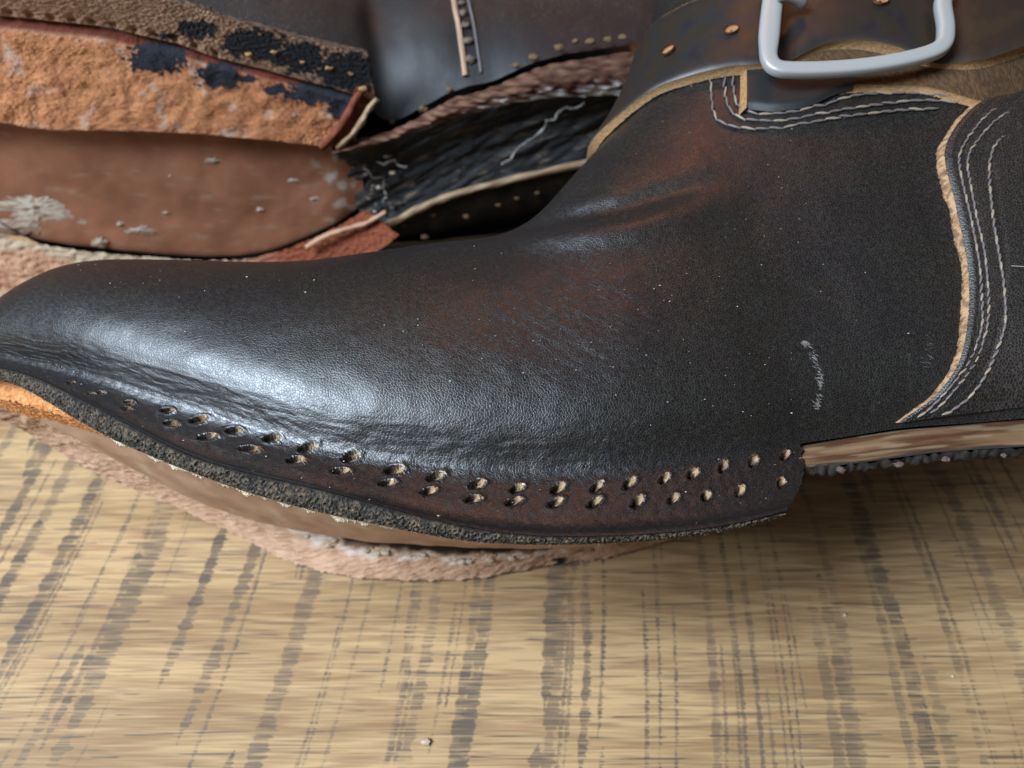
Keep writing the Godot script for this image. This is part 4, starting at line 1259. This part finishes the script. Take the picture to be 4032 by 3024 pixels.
	for k in 26:
		var a: Vector3 = on_top.call(0.660, 0.008 + 0.013 * k, 0.0004)
		var b: Vector3 = on_top.call(0.660, 0.008 + 0.013 * k + 0.010, 0.0004)
		part("stitch", lump(a.distance_to(b) * 0.28, 60 + k), M.thread, boot).position = (a + b) / 2 - boot.position


# ------------------------------------------------------------------ floor
func floor_board() -> void:
	var W := 2000
	var H := 1440
	var x0 := -0.26
	var z0 := -0.40
	var wide := 0.52
	var deep := 0.3744
	var img := Image.create_empty(W, H, false, Image.FORMAT_RGB8)
	var hgt := Image.create_empty(W, H, false, Image.FORMAT_RGB8)
	var n1 := FastNoiseLite.new()
	n1.seed = 41
	n1.noise_type = FastNoiseLite.TYPE_SIMPLEX
	n1.frequency = 1.0
	n1.fractal_type = FastNoiseLite.FRACTAL_NONE
	var data := PackedByteArray()
	data.resize(W * H * 3)
	var hd := PackedByteArray()
	hd.resize(W * H * 3)
	# saw marks: long dark kerfs left by the blade, nearly straight across the grain, each broken and ragged where it crosses the grain rows
	var kerf := PackedFloat32Array()
	kerf.resize(W * H)
	var r2 := RandomNumberGenerator.new()
	r2.seed = 29
	var cx := x0
	var group := 0
	while cx < x0 + wide:
		group += 1
		cx += r2.randf_range(0.0014, 0.0055) if r2.randf() < 0.84 else r2.randf_range(0.008, 0.012)
		var wdt := r2.randf_range(0.0002, 0.0006) if r2.randf() < 0.55 else r2.randf_range(0.0010, 0.0021)
		for piece in r2.randi_range(3, 5):
			var za := r2.randf_range(z0 - 0.03, z0 + deep)
			var zb := za + r2.randf_range(0.04, 0.15)
			var px0 := cx + r2.randfn(0.0, 0.0006)
			var lean := r2.randfn(0.0, 0.010)
			var dark := r2.randf_range(0.55, 1.0)
			var sd := r2.randf() * 90.0
			for y in range(maxi(0, int((za - z0) / deep * H)), mini(H, int((zb - z0) / deep * H))):
				var z := z0 + deep * (y + 0.5) / H
				var rag := n1.get_noise_2d(z * 700.0, sd) 
				var rag2 := n1.get_noise_2d(z * 160.0, sd + 30.0)
				var w := wdt * (0.90 + 0.30 * rag + 0.35 * rag2) * smoothstep(za, za + 0.006, z) * smoothstep(zb, zb - 0.012, z)
				if w < 0.0001:
					continue
				var xc := px0 + lean * (z - za) - 0.9 * (z + 0.12) * (z + 0.12) - 0.06 * (z + 0.12) + 0.00022 * rag
				var k := dark * clampf(0.92 + 0.35 * rag2 + 0.22 * rag, 0.3, 1.0)
				var soft := 0.00026
				for x in range(maxi(0, int((xc - w - soft - x0) / wide * W)), mini(W, int((xc + w + soft - x0) / wide * W) + 2)):
					var px := x0 + wide * (x + 0.5) / W
					var c := k * (1.0 - smoothstep(w - soft, w + soft, absf(px - xc)))
					kerf[y * W + x] = maxf(kerf[y * W + x], c)
	for y in H:
		var z := z0 + deep * (y + 0.5) / H
		var rowz := z * 185.0
		for x in W:
			var px := x0 + wide * (x + 0.5) / W
			var wav := 0.0012 * n1.get_noise_2d(px * 14.0, z * 10.0)
			var g := n1.get_noise_2d(px * 11.0, (z + wav) * 330.0)
			var g2 := n1.get_noise_2d(px * 42.0 + 60.0, z * 1300.0)
			var g3 := n1.get_noise_2d(px * 5.0 + 20.0, z * 38.0)
			var area := n1.get_noise_2d(px * 13.0 + 3.0, z * 11.0 + 8.0)
			var saw := kerf[y * W + x] * clampf(0.86 + 0.65 * g2 + 0.35 * area, 0.0, 1.0)
			# dark pores and hairline rows along the grain
			var pore := smoothstep(0.55, 0.80, n1.get_noise_2d(px * 26.0, z * 700.0 + 11.0) + 0.2 * area) * 0.35
			var fr := absf(fposmod(rowz + 0.5 * n1.get_noise_2d(px * 5.0, 4.0), 1.0) - 0.5)
			pore = maxf(pore, smoothstep(0.070, 0.02, fr) * smoothstep(-0.15, 0.15, n1.get_noise_2d(px * 38.0, floor(rowz + 0.5 * n1.get_noise_2d(px * 5.0, 4.0)) * 5.1) + 0.25 * area) * (0.5 + 0.5 * g2))
			var stain := smoothstep(0.35, 0.8, n1.get_noise_2d(px * 26.0 + z * 14.0 + 7.0, z * 120.0 - px * 12.0) + 0.3 * g2) * 0.35
			var t := clampf(0.45 + 0.30 * g + 0.32 * g2 + 0.45 * g3, 0, 1)
			var r := lerpf(0.47, 0.27, t)
			var gg := lerpf(0.305, 0.160, t)
			var b := lerpf(0.148, 0.071, t)
			r = lerpf(r, 0.24, stain)
			gg = lerpf(gg, 0.12, stain)
			b = lerpf(b, 0.055, stain)
			r = lerpf(r, 0.100, saw)
			gg = lerpf(gg, 0.070, saw)
			b = lerpf(b, 0.050, saw)
			r = lerpf(r, 0.075, pore)
			gg = lerpf(gg, 0.055, pore)
			b = lerpf(b, 0.042, pore)
			var o := (y * W + x) * 3
			data[o] = int(255.0 * pow(r, 0.4545))
			data[o + 1] = int(255.0 * pow(gg, 0.4545))
			data[o + 2] = int(255.0 * pow(b, 0.4545))
			var h := int(clampf(170.0 + 30.0 * g2 + 20.0 * g - 110.0 * saw - 80.0 * pore, 0, 255))
			hd[o] = h
			hd[o + 1] = h
			hd[o + 2] = h
	img.set_data(W, H, false, Image.FORMAT_RGB8, data)
	hgt.set_data(W, H, false, Image.FORMAT_RGB8, hd)
	var m := StandardMaterial3D.new()
	m.resource_name = "sawn_wood"
	m.albedo_texture = ImageTexture.create_from_image(img)
	m.heightmap_enabled = true
	m.heightmap_texture = ImageTexture.create_from_image(hgt)
	m.heightmap_scale = 0.02
	m.roughness = 0.55
	m.metallic_specular = 0.4
	var P := PackedVector3Array()
	var UV := PackedVector2Array()
	for i in 2:
		for j in 2:
			var q := Vector3(lerpf(-1.8, 1.8, i), 0, lerpf(-1.76, 1.32, j))
			P.append(q)
			UV.append(Vector2((q.x - x0) / wide, (q.z - z0) / deep))
	var o := MeshInstance3D.new()
	o.name = "floor"
	o.mesh = sheet(2, 2, P, PackedColorArray(), UV, true)
	o.material_override = m
	o.set_meta("label", "rough-sawn oak floor with dark saw marks under the boots")
	o.set_meta("category", "floor")
	o.set_meta("kind", "structure")
	add_child(o)


func crumbs() -> void:
	var spots := [[Vector3(-0.0225, 0.0006, -0.0722), 0.0009, "white crumb on the bare floor in front of the boots, largest of three"], [Vector3(0.1223, 0.0003, -0.0898), 0.0004, "tiny white crumb on a dark saw mark near the right edge of the floor"], [Vector3(0.0979, 0.0003, -0.1081), 0.0005, "small pale crumb on the floor below the boot's waist"]]
	for k in 3:
		var o := MeshInstance3D.new()
		o.name = "crumb"
		o.mesh = lump(spots[k][1], 3 + k * 11)
		o.material_override = M.glue
		add_child(o, true)
		o.position = spots[k][0]
		o.set_meta("label", spots[k][2])
		o.set_meta("category", "crumb")
		o.set_meta("group", "crumbs on the floor")
